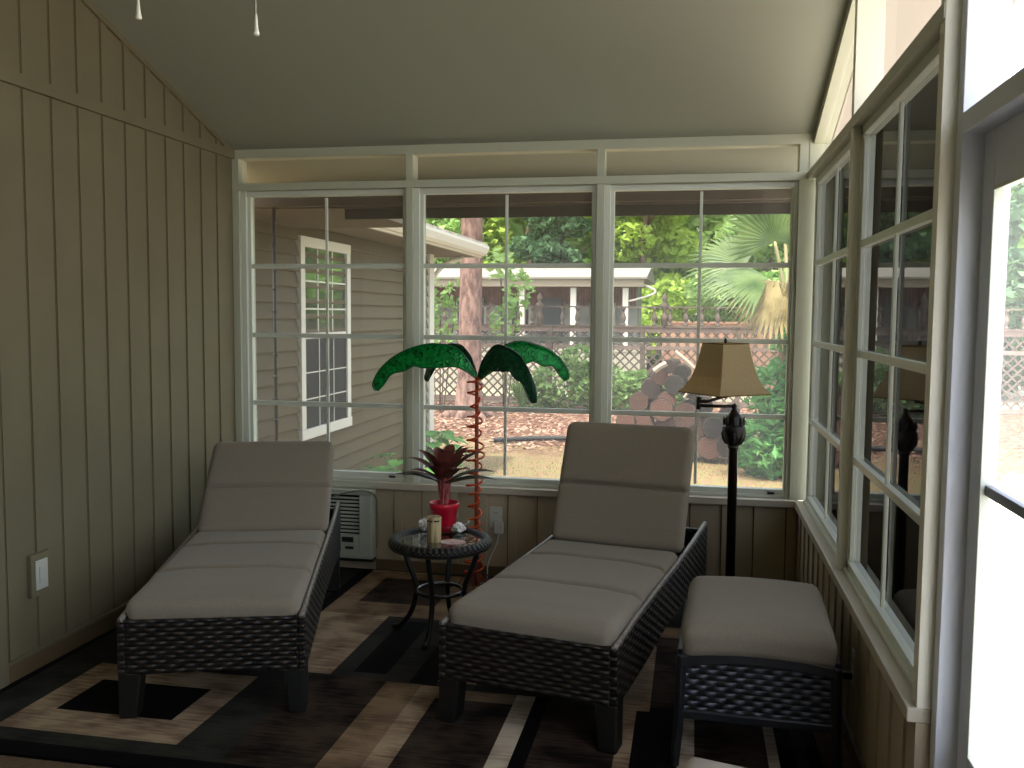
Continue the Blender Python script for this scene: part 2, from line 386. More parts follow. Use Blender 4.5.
# ---- outside of the porch roof: far overhang, fascia and gutter
b = NB(); bx(b, -.3, W+.5, .46, .5, 2.15, 2.26); struct(obj('trim_23', b, mat('brown_fascia_board', '#6f655b', .8, .1)))
b = NB(); prism(b, [(.5, 2.145), (.5, 2.25), (.61, 2.25), (.61, 2.2), (.585, 2.11), (.56, 2.09), (.5, 2.085)], 0, .5, W+.5)
struct(obj('trim_24', b, M_gutter))
b = NB(); bx(b, -.3, W+.12, .40, .46, 2.16, 2.20); struct(obj('trim_25', b, mat('dark_soffit_board', '#6b6055', .8, .1)))  # narrow board, darker than the beige roof underside

b = NB(); prism(b, [(.55, zc(.55)-.004), (YB-.1, zc(YB-.1)-.004), (YB-.1, zc(YB-.1)+.14), (.55, zc(.55)+.14)], 0, W+.121, W+.66)
struct(obj('roof_overhang', b, M_soffit))
b = NB(); bx(b, -.62, .5, .62, 1.95, 2.17, 2.23); struct(obj('connecting_roof', b, mat('brown_soffit', '#6a6257', .8, .1)))  # slab in one even brown
# ------------------------------------------------------------------ rug
def rug():
    cols = {'K': ('#060505', '#0d0b0a'), 'C': ('#23221e', '#34322c'), 'T': ('#6b5341', '#a68f74'), 'D': ('#17110d', '#41342a'), 'L': ('#8f7b66', '#c4b5a0'), 'N': ('#5a4736', '#8a7258')}
    keys = list(cols); mats = []
    for k in keys:
        a, c = cols[k]; m, n, l, bs = newmat('rug_pile_'+k); tc = n.new('ShaderNodeTexCoord'); mp = n.new('ShaderNodeMapping'); mp.inputs['Scale'].default_value = (4, 42, 1)
        l.new(tc.outputs['Object'], mp.inputs[0]); t = n.new('ShaderNodeTexNoise'); t.inputs['Scale'].default_value = 1.6; t.inputs['Detail'].default_value = 8; t.inputs['Roughness'].default_value = .7
        l.new(mp.outputs[0], t.inputs[0]); t3 = n.new('ShaderNodeTexNoise'); t3.inputs['Scale'].default_value = 6; l.new(tc.outputs['Object'], t3.inputs[0])
        av = math_node(n, l, 'MULTIPLY', math_node(n, l, 'ADD', t.outputs[0], t3.outputs[0]), .5)
        r = n.new('ShaderNodeValToRGB'); l.new(av, r.inputs[0]); r.color_ramp.elements[0].position = .41; r.color_ramp.elements[1].position = .58
        r.color_ramp.elements[0].color = lin(a); r.color_ramp.elements[1].color = lin(c); l.new(r.outputs[0], bs.inputs['Base Color'])
        bs.inputs['Roughness'].default_value = .85; bs.inputs['Specular IOR Level'].default_value = .08
        bp = n.new('ShaderNodeBump'); bp.inputs['Strength'].default_value = .5; bp.inputs['Distance'].default_value = .004; l.new(t.outputs[0], bp.inputs['Height']); l.new(bp.outputs[0], bs.inputs['Normal'])
        mats.append(m)
    Rr = [(.02, 3.12, -2.42, -.02, 'K'), (.055, 3.08, -2.335, -.035, 'C'),
          (.235, .95, -2.25, -1.64, 'T'), (.353, .828, -2.08, -1.795, 'K'),
          (.812, .875, -1.55, -.035, 'K'), (.875, 1.225, -1.55, -.035, 'T'), (.875, 1.6, -.80, -.06, 'N'), (.996, 1.405, -.605, -.175, 'D'),
          (1.153, 1.478, -2.335, -1.56, 'D'), (1.225, 1.57, -1.56, -.80, 'C'), (1.31, 1.452, -1.505, -.852, 'K'),
          (1.57, 1.68, -1.57, -.80, 'K'), (1.68, 1.84, -1.53, -.9, 'T'), (1.84, 2.43, -1.595, -.5, 'D'), (1.6, 2.43, -.7, -.06, 'C'), (1.7, 2.2, -.5, -.15, 'K'),
          (1.478, 1.625, -2.335, -1.575, 'N'), (1.625, 1.713, -2.335, -1.58, 'T'),
          (1.713, 2.02, -2.335, -1.685, 'D'), (1.713, 2.095, -1.685, -1.595, 'N'), (2.02, 2.095, -2.335, -1.595, 'L'),
          (2.095, 2.15, -2.335, -1.595, 'K'), (2.15, 2.433, -2.335, -1.64, 'D'), (2.433, 2.487, -2.335, -1.64, 'T'), (2.487, 2.643, -2.335, -1.6, 'K'),
          (2.643, 2.70, -2.335, -1.6, 'L'), (2.70, 2.943, -2.335, -1.5, 'D'), (2.943, 2.98, -2.335, -1.5, 'L'), (2.98, 3.035, -2.335, -1.5, 'K'),
          (2.43, 2.535, -1.64, -.94, 'T'), (2.535, 2.64, -1.6, -.81, 'D'), (2.4, 2.7, -.81, -.67, 'N'), (2.7, 3.0, -1.45, -.5, 'T'), (2.78, 2.92, -1.3, -.7, 'K')]
    X = sorted({r[0] for r in Rr} | {r[1] for r in Rr}); Y = sorted({r[2] for r in Rr} | {r[3] for r in Rr}); H = .012
    b = NB(); V = {}
    def vv(x, y, z):
        k = (round(x, 4), round(y, 4), z)
        if k not in V: V[k] = b.verts.new(k)
        return V[k]
    for i in range(len(X)-1):
        for j in range(len(Y)-1):
            x, y = (X[i]+X[i+1])/2, (Y[j]+Y[j+1])/2; c = None
            for r in Rr:
                if r[0] <= x <= r[1] and r[2] <= y <= r[3]: c = r[4]
            f = b.faces.new((vv(X[i], Y[j], H), vv(X[i+1], Y[j], H), vv(X[i+1], Y[j+1], H), vv(X[i], Y[j+1], H))); f.material_index = keys.index(c)
    x0, x1, y0, y1 = X[0], X[-1], Y[0], Y[-1]
    def side(P):
        for p, q in zip(P, P[1:]): b.faces.new((vv(*p, 0.001), vv(*q, 0.001), vv(*q, H), vv(*p, H))).material_index = 0
    side([(x, y0) for x in X]); side([(x1, y) for y in Y]); side([(x, y1) for x in X[::-1]]); side([(x0, y) for y in Y[::-1]])
    o = obj('area_rug', b, mats, None)
    tag(o, 'large area rug of overlapping tan, charcoal and black rectangles on the floor', 'rug')
rug()
RZ = .012

# ------------------------------------------------------------------ cushions
def superpad(bm, L, Wd, T, seams=(), r=.035, nx=28, ny=44, crown=.014, sink=.027):
    """cushion lying from v=0..L, u=-W/2..W/2, z=0..T; rounded edges, sewn channels across at v=seams"""
    def prof(u, v):
        e = min(u+Wd/2, Wd/2-u, v, L-v); e = max(e, 0)
        s = sqrt(max(0, 1-(1-min(e/r, 1))**2))
        z = T*(.55+.45*s)+crown*min(1, e/(.25*Wd))
        for q in seams: z -= sink*math.exp(-((v-q)/.012)**2)*min(1, .3+e/(r*1.3))
        return z
    us = [-Wd/2+Wd*(.5-.5*cos(pi*i/nx)) for i in range(nx+1)]
    vs = sorted(set([round(L*(j/ny), 5) for j in range(ny+1)]+[round(L*t, 5) for t in (.003, .01, .018, .982, .99, .997)]+[round(q+d, 5) for q in seams for d in (-.018, -.01, -.005, 0, .005, .01, .018)]))
    T_ = [[bm.verts.new((u, v, prof(u, v))) for v in vs] for u in us]
    B_ = [[bm.verts.new((u*.985, L/2+(v-L/2)*.99, 0 if 0 < i < nx and 0 < j < len(vs)-1 else .02)) for j, v in enumerate(vs)] for i, u in enumerate(us)]
    for g in (T_, B_):
        for i in range(nx):
            for j in range(len(vs)-1): bm.faces.new((g[i][j], g[i+1][j], g[i+1][j+1], g[i][j+1]))
    rc = .045
    for g in (T_, B_):
        for col in g:
            for q in col:
                du = abs(q.co.x)-(Wd/2-rc); dv = abs(q.co.y-L/2)-(L/2-rc)
                if du > 0 and dv > 0:
                    k = max(du, dv)/sqrt(du*du+dv*dv); q.co.x = math.copysign(Wd/2-rc+du*k, q.co.x); q.co.y = L/2+math.copysign(L/2-rc+dv*k, q.co.y-L/2)
    nv = len(vs)-1
    for i in range(nx):
        bm.faces.new((T_[i][0], B_[i][0], B_[i+1][0], T_[i+1][0])); bm.faces.new((T_[i][nv], T_[i+1][nv], B_[i+1][nv], B_[i][nv]))
    for j in range(nv):
        bm.faces.new((T_[0][j], T_[0][j+1], B_[0][j+1], B_[0][j])); bm.faces.new((T_[nx][j], B_[nx][j], B_[nx][j+1], T_[nx][j+1]))

def lounger(label, loc, rz, ang):
    w = .673; hw = w/2; t = .028
    r = thing('chaise_lounge', label, 'chaise lounge', loc, rz, 'wicker chaise lounges')
    # side panels
    vt = [(0, .368), (.25, .385), (.6, .402), (1.0, .412), (1.3, .424), (1.5, .438), (1.64, .452)]
    vb = [(1.64, .19), (1.55, .185), (1.2, .205), (.75, .21), (.4, .178), (.12, .166), (0, .162)]
    for s in (-1, 1):
        b = NB(); prism(b, vt+vb, 0, s*hw-(t if s > 0 else 0), s*hw+(0 if s > 0 else t)); obj('side_panel', b, M_wick, r, bevel=.006)
        b = NB(); tube(b, [(s*(hw-t/2), v, z+.002) for v, z in vt], .011, 8); obj('braided_edge', b, M_wickE, r, smooth=True)
    b = NB(); prism(b, [(-hw+t, .162), (-hw+t, .368), (hw-t, .368), (hw-t, .162), (0, .172)], 1, 0, t); obj('front_panel', b, M_wick, r, bevel=.006)
    b = NB(); bx(b, -hw+t, hw-t, 1.6, 1.625, .2, .43); obj('rear_panel', b, M_wick, r, bevel=.005)
    b = NB(); bx(b, -hw+t, hw-t, t, 1.15, .325, .352)
    for k in range(6): bx(b, -hw+t, hw-t, .2+.22*k, .225+.22*k, .29, .326)
    obj('seat_deck', b, M_leg, r)
    for s in (-1, 1):
        for v0 in (0.0, 1.5):
            b = NB(); x0 = s*hw-(.085 if s > 0 else 0); 
            for (q, z) in (((x0, x0+.085, v0, v0+.085), 0),):
                prism(b, [(q[0]+(.02 if s > 0 else 0), 0), (q[1]-(.02 if s < 0 else 0), 0), (q[1], .2), (q[0], .2)], 1, v0+.002, v0+.085)
            obj('leg', b, M_leg, r, bevel=.008)
    # seat cushion
    b = NB(); superpad(b, 1.10, .63, .082, (.40, .80)); c = obj('seat_cushion', b, M_cush, r, smooth=True); c.location = (0, .008, .355)
    # backrest
    h = bpy.data.objects.new('backrest', None); COL.objects.link(h)
    COL.objects.unlink(h); bpy.data.objects.remove(h)
    th = radians(ang)
    b = NB(); superpad(b, .597, .63, .075, (.283,), r=.03, crown=.008); c = obj('back_cushion', b, M_cush, r, smooth=True)
    off = .075
    c.rotation_euler = (th, 0, 0); c.location = (0, 1.115+off*sin(th), .43-off*cos(th))
    b = NB(); tube(b, [(-.27, -.02, 0), (-.27, .6, 0), (.27, .6, 0), (.27, -.02, 0)], .013, 8)
    for k in range(5): bx(b, -.27, .27, .06+.12*k, .09+.12*k, -.006, .006)
    c2 = obj('backrest_frame', b, M_leg, r); c2.rotation_euler = (th, 0, 0); o2 = off+.016; c2.location = (0, 1.115+o2*sin(th), .43-o2*cos(th))
    # prop strut
    p0 = Vector((0, 1.115+o2*sin(th)+.42*cos(th), .43-o2*cos(th)+.42*sin(th))); b = NB()
    for s in (-.2, .2): tube(b, [(s, p0.y, p0.z), (s, min(p0.y+.12, 1.6), .29)], .008, 8)
    tube(b, [(-.3, min(p0.y+.12, 1.6), .29), (.3, min(p0.y+.12, 1.6), .29)], .008, 8)
    obj('prop_bar', b, M_leg, r)
    return r
M_wickE = mat('braided_wicker_edge', '#4a433c', .4, .5, var='#8a8074', vscale=130)
lounger('taupe cushioned wicker chaise lounge beside the tan board wall, backrest lowered', (.96, -2.019, RZ), .299, 40.5)
lounger('taupe cushioned wicker chaise lounge between palm light and ottoman, backrest steep', (2.111, -1.951, RZ), -.193, 65.5)

# ------------------------------------------------------------------ ottoman
def ottoman():
    r = thing('ottoman', 'taupe cushioned ottoman with dark wicker apron beneath the right windows', 'ottoman', (2.893, -2.05, RZ), radians(-2.2))
    hw, D = .243, .62; z0 = .395
    # frame: arched top rails, corner legs, lower rails
    def arch(u): return .365+.022*(1-(u/hw)**2)
    N = 12
    for nm, y0, y1 in (('front_rail', 0, .035), ('back_rail', D-.035, D)):
        b = NB(); up = [(-hw+2*hw*i/N) for i in range(N+1)]
        prism(b, [(u, arch(u)+.012) for u in up]+[(u, arch(u)-.028) for u in up[::-1]], 1, y0, y1)
        bx(b, -hw, hw, y0+.004, y1, .16, .192); obj(nm, b, M_ottf, r, bevel=.006)
        b = NB(); prism(b, [(u, arch(u)-.02) for u in up]+[(u, .18) for u in up[::-1]], 1, y0+.012, y0+.026) if y0 == 0 else bx(b, -hw, hw, y0+.01, y0+.024, .18, .345)
        obj('woven_panel', b, M_wickO, r)
    for s in (-1, 1):
        b = NB(); bx(b, s*hw-.015, s*hw+.015, .03, D-.03, .345, .385); bx(b, s*hw-.012, s*hw+.012, .03, D-.03, .16, .19); obj('side_rail', b, M_ottf, r, bevel=.005)
        b = NB(); bx(b, s*hw-.006, s*hw+.006, .03, D-.03, .18, .35); obj('woven_panel', b, M_wickO, r)
        for y0, sy in ((-.004, -1), (D-.034, 1)):
            b = NB(); P = [(s*(hw-.001), y0+.018, .372), (s*(hw+.002), y0+.018, .25), (s*(hw+.006), y0+.018+sy*.006, .12), (s*(hw+.016), y0+.018+sy*.016, .0)]
            tube(b, P, [.019, .019, .018, .017], 4); obj('leg', b, M_ottf, r, bevel=.004)
    b = NB(); bx(b, -hw+.01, hw-.01, .03, D-.03, .352, .372); obj('seat_deck', b, M_ottf, r)
    b = NB(); superpad(b, D+.02, .492, .1, (), r=.045, crown=.012, ny=24)
    for v in b.verts:
        v.co.z += .02*(1-(v.co.x/.2525)**2)*(1-min(1, v.co.z/.1)*.4)
    c = obj('seat_cushion', b, M_cush, r, smooth=True); c.location = (0, -.012, .374)
M_ottf = mat('blue_black_resin_frame', '#1d1e22', .4, .45)
ottoman()

# ------------------------------------------------------------------ side table and what stands on it
TX, TY, TZ = 1.53, -.96, .455
def side_table():
    r = thing('side_table', 'round dark wicker side table with inset glass top between the loungers', 'table', (TX, TY, RZ))
    z = TZ-RZ; b = NB(); n = 48; k = 14; R = .213
    rings = [[b.verts.new(((R+.029*cos(2*pi*j/k))*cos(2*pi*i/n), (R+.029*cos(2*pi*j/k))*sin(2*pi*i/n), z-.016+.026*sin(2*pi*j/k))) for j in range(k)] for i in range(n)]
    for i in range(n):
        for j in range(k): b.faces.new((rings[i][j], rings[(i+1) % n][j], rings[(i+1) % n][(j+1) % k], rings[i][(j+1) % k]))
    obj('wicker_rim', b, weave('dark_wicker_rim', '#0a0908', '#3a352e', .0085, .012, polar=.213, rough=.5, spec=.3), r, smooth=True)
    b = NB(); lathe(b, [(.19, z-.012), (.19, z-.004)], 48); obj('glass_top', b, M_tglass, r)
    b = NB(); tube(b, [(.19*cos(2*pi*i/36), .19*sin(2*pi*i/36), z-.026) for i in range(36)], .008, 6, True); obj('top_frame', b, M_leg, r)
    a0 = atan2(-.21, .0)-.04
    for q in range(4):
        a = radians(-92)+q*pi/2; b = NB()
        pr = [(.185, z-.025), (.165, z-.1), (.125, z-.2), (.118, z-.26), (.14, .09), (.19, .02), (.232, 0.006)]
        pts = smooth_path([(rr*cos(a), rr*sin(a), zz) for rr, zz in pr], 4); tube(b, pts, .0125, 10); obj('leg', b, M_leg, r, smooth=True)
    b = NB(); tube(b, [(.108*cos(2*pi*i/36), .108*sin(2*pi*i/36), z-.245) for i in range(36)], .009, 8, True); obj('ring_stretcher', b, mat('glossy_black_ring', '#1a1917', .18, .7), r, smooth=True)
M_tglass = glass('table_glass', (.8, .84, .82), fres=1.6)
side_table()
GZ = TZ-.004
PX, PY = 1.508, -.80
def dish():
    b = NB(); lathe(b, [(.02, 0), (.07, .0), (.095, .008), (.120, .046), (.123, .047), (.124, .044), (.098, .004), (.072, -.0035), (.02, -.0035)], 40, cap=False)
    for v in b.verts: v.co.z += .0035
    o = obj('glass_dish', b, glass('dish_glass', (.97, .98, .97), fres=2.0), None, smooth=True); o.location = (PX, PY-.005, GZ)
    return tag(o, 'shallow clear glass dish holding the red flower pot on side table', 'dish')
dish()
def pot():
    r = thing('potted_bromeliad', 'maroon leaved bromeliad in a red pot on the glass side table', 'potted plant', (PX-.002, PY, GZ+.007))
    b = NB(); lathe(b, [(.048, 0), (.052, .004), (.064, .104), (.069, .106), (.073, .134), (.070, .137), (.066, .134), (.062, .108), (.058, .106)], 36, cap=False)
    b.faces.new([v for v in b.verts if abs(v.co.z) < 1e-6]) if False else None
    lathe(b, [(.001, .0), (.048, 0.0)], 36, cap=False)
    obj('pot', b, mat('red_glazed_pot', '#c0102e', .35, .5), r, smooth=True)
    b = NB(); lathe(b, [(.001, .112), (.03, .115), (.06, .11)], 24, cap=False); obj('soil', b, mat('potting_soil', '#241a12', .95, .05), r)
    rnd = random.Random(4)
    def blade(bm, az, L, rise, droop, wd, base_z, r0=.012, pinch=.5):
        n = 10; rows = []
        for i in range(n+1):
            t = i/n; rad = r0+L*(t**1.05); z = base_z+rise*sin(min(1, t*1.15)*pi*.5)-droop*t*t
            w = wd*(.55+.45*sin(pi*min(1, t*1.1+.1)))*(1 if t < .75 else max(.04, 1-(t-.75)/.25*.96))
            c = Vector((rad*cos(az), rad*sin(az), z)); sd = Vector((-sin(az), cos(az), 0))
            rows.append([bm.verts.new(c-sd*w), bm.verts.new(c-Vector((0, 0, w*.35))), bm.verts.new(c+sd*w)])
        for a, c in zip(rows, rows[1:]):
            bm.faces.new((a[0], a[1], c[1], c[0])); bm.faces.new((a[1], a[2], c[2], c[1]))
    M_mar = mat('maroon_leaf', '#7a3a36', .45, .4, var='#553328', vscale=18, trans=.2)
    M_grn = mat('dark_green_leaf', '#4b6240', .4, .45, var='#5c4436', vscale=14, trans=.2)
    M_pnk = mat('pink_sheath', '#cc7a76', .5, .35, var='#9b4a4a', vscale=30, trans=.2)
    # sheath of upright pink leaf bases
    b = NB()
    for q in range(9):
        az = q*2*pi/9; blade(b, az, .035+.02*rnd.random(), .17+.04*rnd.random(), 0, .022, .105, .006)
    obj('leaf_sheath', b, M_pnk, r, smooth=True)
    lv = [(185, .17, .10, .05, .017), (165, .16, .155, .02, .016), (200, .19, .10, .04, .017), (150, .14, .18, .0, .016), (215, .12, .12, .02, .02),
          (-5, .19, .09, .05, .02), (8, .18, .12, .05, .02), (-20, .15, .09, .03, .024), (30, .15, .19, .02, .018), (50, .11, .2, 0, .018),
          (90, .1, .21, 0, .018), (120, .12, .19, 0, .018), (250, .11, .15, .03, .022), (275, .1, .17, .02, .022), (300, .12, .15, .03, .022), (325, .13, .14, .03, .02),
          (230, .09, .2, 0, .018), (285, .07, .21, 0, .018), (340, .1, .19, .0, .018), (20, .07, .22, 0, .016), (190, .06, .215, 0, .016)]
    for az, L, rise, dr, wd in lv:
        b = NB(); blade(b, radians(az), L*1.35, rise*.62, dr*.6, wd*1.8, .205+rise*.3); obj('leaf', b, M_grn if az in (-5, 8, -20, 200) else M_mar, r, smooth=True)
pot()
def candle():
    r = thing('pillar_candle', 'stubby tan bark-textured pillar candle in front of the red pot', 'candle', (1.512, -1.0, GZ))
    b = NB(); lathe(b, [(.031, 0), (.033, .004), (.0325, .06), (.034, .112), (.0325, .117), (.028, .113), (.001, .112)], 28, cap=False)
    m, n, l, bs = newmat('bark_wrap'); tc = n.new('ShaderNodeTexCoord'); mp = n.new('ShaderNodeMapping'); mp.inputs['Scale'].default_value = (60, 60, 6); l.new(tc.outputs['Object'], mp.inputs[0])
    t = n.new('ShaderNodeTexNoise'); t.inputs['Scale'].default_value = 1; l.new(mp.outputs[0], t.inputs[0]); rp = n.new('ShaderNodeValToRGB'); l.new(t.outputs[0], rp.inputs[0])
    rp.color_ramp.elements[0].position = .3; rp.color_ramp.elements[0].color = lin('#6e5a38'); rp.color_ramp.elements[1].position = .6; rp.color_ramp.elements[1].color = lin('#b9a67c'); l.new(rp.outputs[0], bs.inputs['Base Color']); bs.inputs['Roughness'].default_value = .6
    obj('candle_body', b, m, r, smooth=True)
    b = NB()
    for a in (-130, -100, -62, -40): 
        lathe(b, [(.001, 0), (.007, .001), (.007, .007), (.001, .008)], 8, .031*cos(radians(a)), .031*sin(radians(a)), cap=False)
    for v in b.verts: v.co.z += .096
    obj('dark_knot', b, mat('dark_knot_wax', '#3a2d1a', .7, .2), r, smooth=True)
    b = NB(); lathe(b, [(.0015, .112), (.0012, .122)], 6); obj('wick', b, M_dark, r)
candle()
def crumple(name, loc, rx, ry, rz_, m, label, cat, seed, group=None):
    b = NB(); bmesh.ops.create_icosphere(b, subdivisions=3, radius=1)
    for v in b.verts:
        k = 1+.45*noise.noise(v.co*2.2+Vector((seed, 0, 0)))+.2*noise.noise(v.co*6+Vector((0, seed, 0))); v.co = Vector((v.co.x*rx*k, v.co.y*ry*k, max(v.co.z*rz_*k, -rz_*.75)))
        v.co.z += rz_*.75
    o = obj(name, b, m); o.location = loc; return tag(o, label, cat, group)
M_tis = mat('white_tissue', '#e6e2dc', .5, .5)
crumple('crumpled_tissue', (PX-.085, PY-.05, GZ+.014), .024, .034, .03, M_tis, 'crumpled white tissue lying in dish left of the red pot', 'tissue', 3)
crumple('crumpled_tissue', (PX+.078, PY-.04, GZ+.012), .03, .034, .024, M_tis, 'crumpled white tissue lying in dish right of the red pot', 'tissue', 9)
b = NB(); n_ = 28; vs_ = [b.verts.new((.062*cos(2*pi*i/n_)*(1+.08*sin(5*i)), .045*sin(2*pi*i/n_)*(1+.06*cos(7*i)), 0)) for i in range(n_)]
f_ = b.faces.new(vs_); rr_ = bmesh.ops.extrude_face_region(b, geom=[f_]); bmesh.ops.translate(b, vec=(0, 0, .003), verts=[v for v in rr_['geom'] if isinstance(v, bmesh.types.BMVert)])
o = obj('paper_doily', b, mat('printed_paper', '#e2cfc8', .6, .3, var='#b98a80', vscale=30)); o.location = (1.60, -.995, GZ); tag(o, 'pale pink printed paper lying on glass right of the candle', 'paper')
b = NB(); tube(b, [(.028*cos(2*pi*i/24), .028*sin(2*pi*i/24), .005) for i in range(24)], .0035, 6, True)
o = obj('bracelet', b, mat('brown_ring', '#6d4634', .35, .5), smooth=True); o.location = (1.665, -.94, GZ); tag(o, 'small brown ring lying near the right edge of glass tabletop', 'ring')

# ------------------------------------------------------------------ rope light palm tree
def palm_light():
    bxp, byp = 1.535, -.25
    r = thing('rope_light_palm_tree', 'tall rope light palm tree with green fronds and orange coiled trunk', 'decorative light', (bxp, byp, RZ))
    M_or = mat('orange_rope_light', '#cf5320', .2, .6, trans=.4); M_pole = mat('rust_pole', '#96401f', .4, .4)
    b = NB(); tube(b, [(0, 0, .02), (0, 0, 1.155)], .0105, 10); obj('pole', b, M_pole, r, smooth=True)
    b = NB(); N = 18*18; P = []
    for i in range(N+1):
        t = i/N; a = t*18*2*pi; rad = .035+.009*sin(a*.113)+.006*sin(a*.37); P.append((-.012+rad*cos(a)*1.15, rad*sin(a), .05+1.10*t+.006*sin(a)+.008*sin(a*.31)))
    tube(b, P, .0058, 6); obj('trunk_coil', b, M_or, r, smooth=True)
    b = NB()
    for q in range(4):
        a = q*pi/2+.5; tube(b, smooth_path([(0, 0, .11), (.03*cos(a), .03*sin(a), .05), (.10*cos(a), .10*sin(a), .008)], 4), .006, 6)
    obj('base_stand', b, M_pole, r, smooth=True)
    b = NB(); rnd = random.Random(2)
    for q in range(16):
        a = q*2*pi/16+.1*rnd.random(); L = .06+.05*rnd.random(); z1 = .14+.08*rnd.random()
        tube(b, smooth_path([(.01*cos(a), .01*sin(a), z1), (.03*cos(a), .03*sin(a), z1*.6), (L*cos(a), L*sin(a), .012)], 3), .0028, 5)
    obj('base_fringe', b, mat('dull_red_fringe', '#6b3a34', .3, .5, trans=.3), r)
    # fronds: 2-D outlines (distance out from the pole, height), each in its own vertical plane
    m, n, l, bs = newmat('green_prismatic_film'); tc = n.new('ShaderNodeTexCoord'); vo = n.new('ShaderNodeTexVoronoi'); vo.inputs['Scale'].default_value = 70; l.new(tc.outputs['Object'], vo.inputs[0])
    rp = n.new('ShaderNodeValToRGB'); l.new(vo.outputs['Color'], rp.inputs[0]); rp.color_ramp.elements[0].color = lin('#01421a'); rp.color_ramp.elements[1].color = lin('#0db34a'); l.new(rp.outputs[0], bs.inputs['Base Color'])
    bs.inputs['Roughness'].default_value = .22; bs.inputs['Metallic'].default_value = .35; tr = n.new('ShaderNodeBsdfTranslucent'); l.new(rp.outputs[0], tr.inputs[0])
    mx = n.new('ShaderNodeMixShader'); mx.inputs[0].default_value = .4; l.new(bs.outputs[0], mx.inputs[1]); l.new(tr.outputs[0], mx.inputs[2]); l.new(mx.outputs[0], n['Material Output'].inputs[0])
    bp = n.new('ShaderNodeBump'); bp.inputs['Strength'].default_value = .6; bp.inputs['Distance'].default_value = .004; l.new(vo.outputs['Distance'], bp.inputs['Height']); l.new(bp.outputs[0], bs.inputs['Normal'])
    M_gr = mat('green_rope_light', '#0d6b38', .15, .7, trans=.3); M_gd = mat('dark_green_rope_light', '#053a24', .15, .7, trans=.2)
    md = mat('dark_green_film', '#02301c', .25, .5, metal=.2, trans=.2, var='#04502c', vscale=60)
    ZP = 1.14
    def frond(az, up, lo, film, rope):
        az = radians(az); d = Vector((cos(az), sin(az), 0)); nrm = Vector((-sin(az), cos(az), 0))
        U = [Vector((p[0], p[1])) for p in up]; Lw = [Vector((p[0], p[1])) for p in lo]
        U = [Vector((v.x, v.y)) for v in smooth_path([(p.x, p.y, 0) for p in U], 4)]; Lw = [Vector((v.x, v.y)) for v in smooth_path([(p.x, p.y, 0) for p in Lw], 4)]
        b = NB(); k = 26
        def at(A, t):
            x = t*(len(A)-1); i = min(int(x), len(A)-2); return A[i].lerp(A[i+1], x-i)
        rows = []
        for i in range(k+1):
            t = i/k; a, c = at(U, t), at(Lw, t)
            rows.append([[b.verts.new(Vector((0, 0, ZP+(a.lerp(c, s)).y))+d*(a.lerp(c, s)).x+nrm*sg*(.004+.022*sin(pi*.5*s)*sin(pi*min(1, t*1.02)))) for s in (0, .25, .5, .75, 1)] for sg in (-1, 1)])
        for A, C in zip(rows, rows[1:]):
            for q in (0, 1):
                for j in range(4): b.faces.new((A[q][j], A[q][j+1], C[q][j+1], C[q][j]))
            b.faces.new((A[0][0], A[1][0], C[1][0], C[0][0]))
        leaf = obj('frond', b, film, r, smooth=True)
        b = NB(); P3 = [Vector((0, 0, ZP+p.y))+d*p.x for p in U]; tube(b, P3, .0065, 6)
        for sg in (-1, 1): tube(b, [Vector((0, 0, ZP+p.y))+d*p.x+nrm*sg*.024*sin(pi*i/(len(Lw)-1)) for i, p in enumerate(Lw)], .005, 6)
        obj('rope_outline', b, rope, leaf, smooth=True)
    s = 4.9/922
    def px(L, sc, x0, y0, ox, oy, f, sg):  # outline read off as distance/height
        return [((abs((x0+a/sc)-ox))*s*f, (oy-(y0+c/sc))*s) for a, c in L]
    f1u = [(970, 370), (860, 220), (760, 140), (600, 112), (470, 130), (330, 180), (200, 260), (100, 370), (60, 470), (80, 520)]
    f1l = [(965, 410), (880, 350), (780, 305), (640, 310), (500, 315), (420, 300), (330, 345), (220, 375), (150, 470), (100, 522)]
    frond(187, px(f1u, 8.53, 365, 330, 478, 378, 1.0, -1), px(f1l, 8.53, 365, 330, 478, 378, 1.0, -1), m, M_gr)
    f3u = [(40, 470), (90, 300), (200, 150), (300, 150), (430, 220), (520, 350), (590, 520), (612, 640), (605, 690)]
    f3l = [(60, 500), (100, 450), (150, 395), (240, 395), (265, 355), (310, 400), (370, 375), (430, 460), (490, 500), (545, 640), (580, 695)]
    frond(-25, px(f3u, 10.24, 475, 330, 478, 378, 1.28, 1), px(f3l, 10.24, 475, 330, 478, 378, 1.28, 1), md, M_gd)
    f4u = [(40, 470), (150, 260), (300, 150), (450, 105), (600, 130), (750, 190), (870, 290), (945, 420), (945, 490)]
    f4l = [(60, 500), (200, 400), (330, 330), (500, 330), (590, 300), (690, 350), (790, 350), (860, 450), (915, 508)]
    frond(14, px(f4u, 10.24, 475, 330, 478, 378, 1.03, 1), px(f4l, 10.24, 475, 330, 478, 378, 1.03, 1), m, M_gr)
    f2u = [(970, 370), (910, 230), (850, 150), (800, 122), (710, 125), (620, 190), (550, 290), (500, 420), (510, 460)]
    f2l = [(965, 410), (880, 300), (780, 240), (700, 240), (640, 300), (580, 330), (545, 400), (520, 465)]
    frond(148, px(f2u, 8.53, 365, 330, 478, 378, 1.44, -1), px(f2l, 8.53, 365, 330, 478, 378, 1.44, -1), md, M_gd)
palm_light()

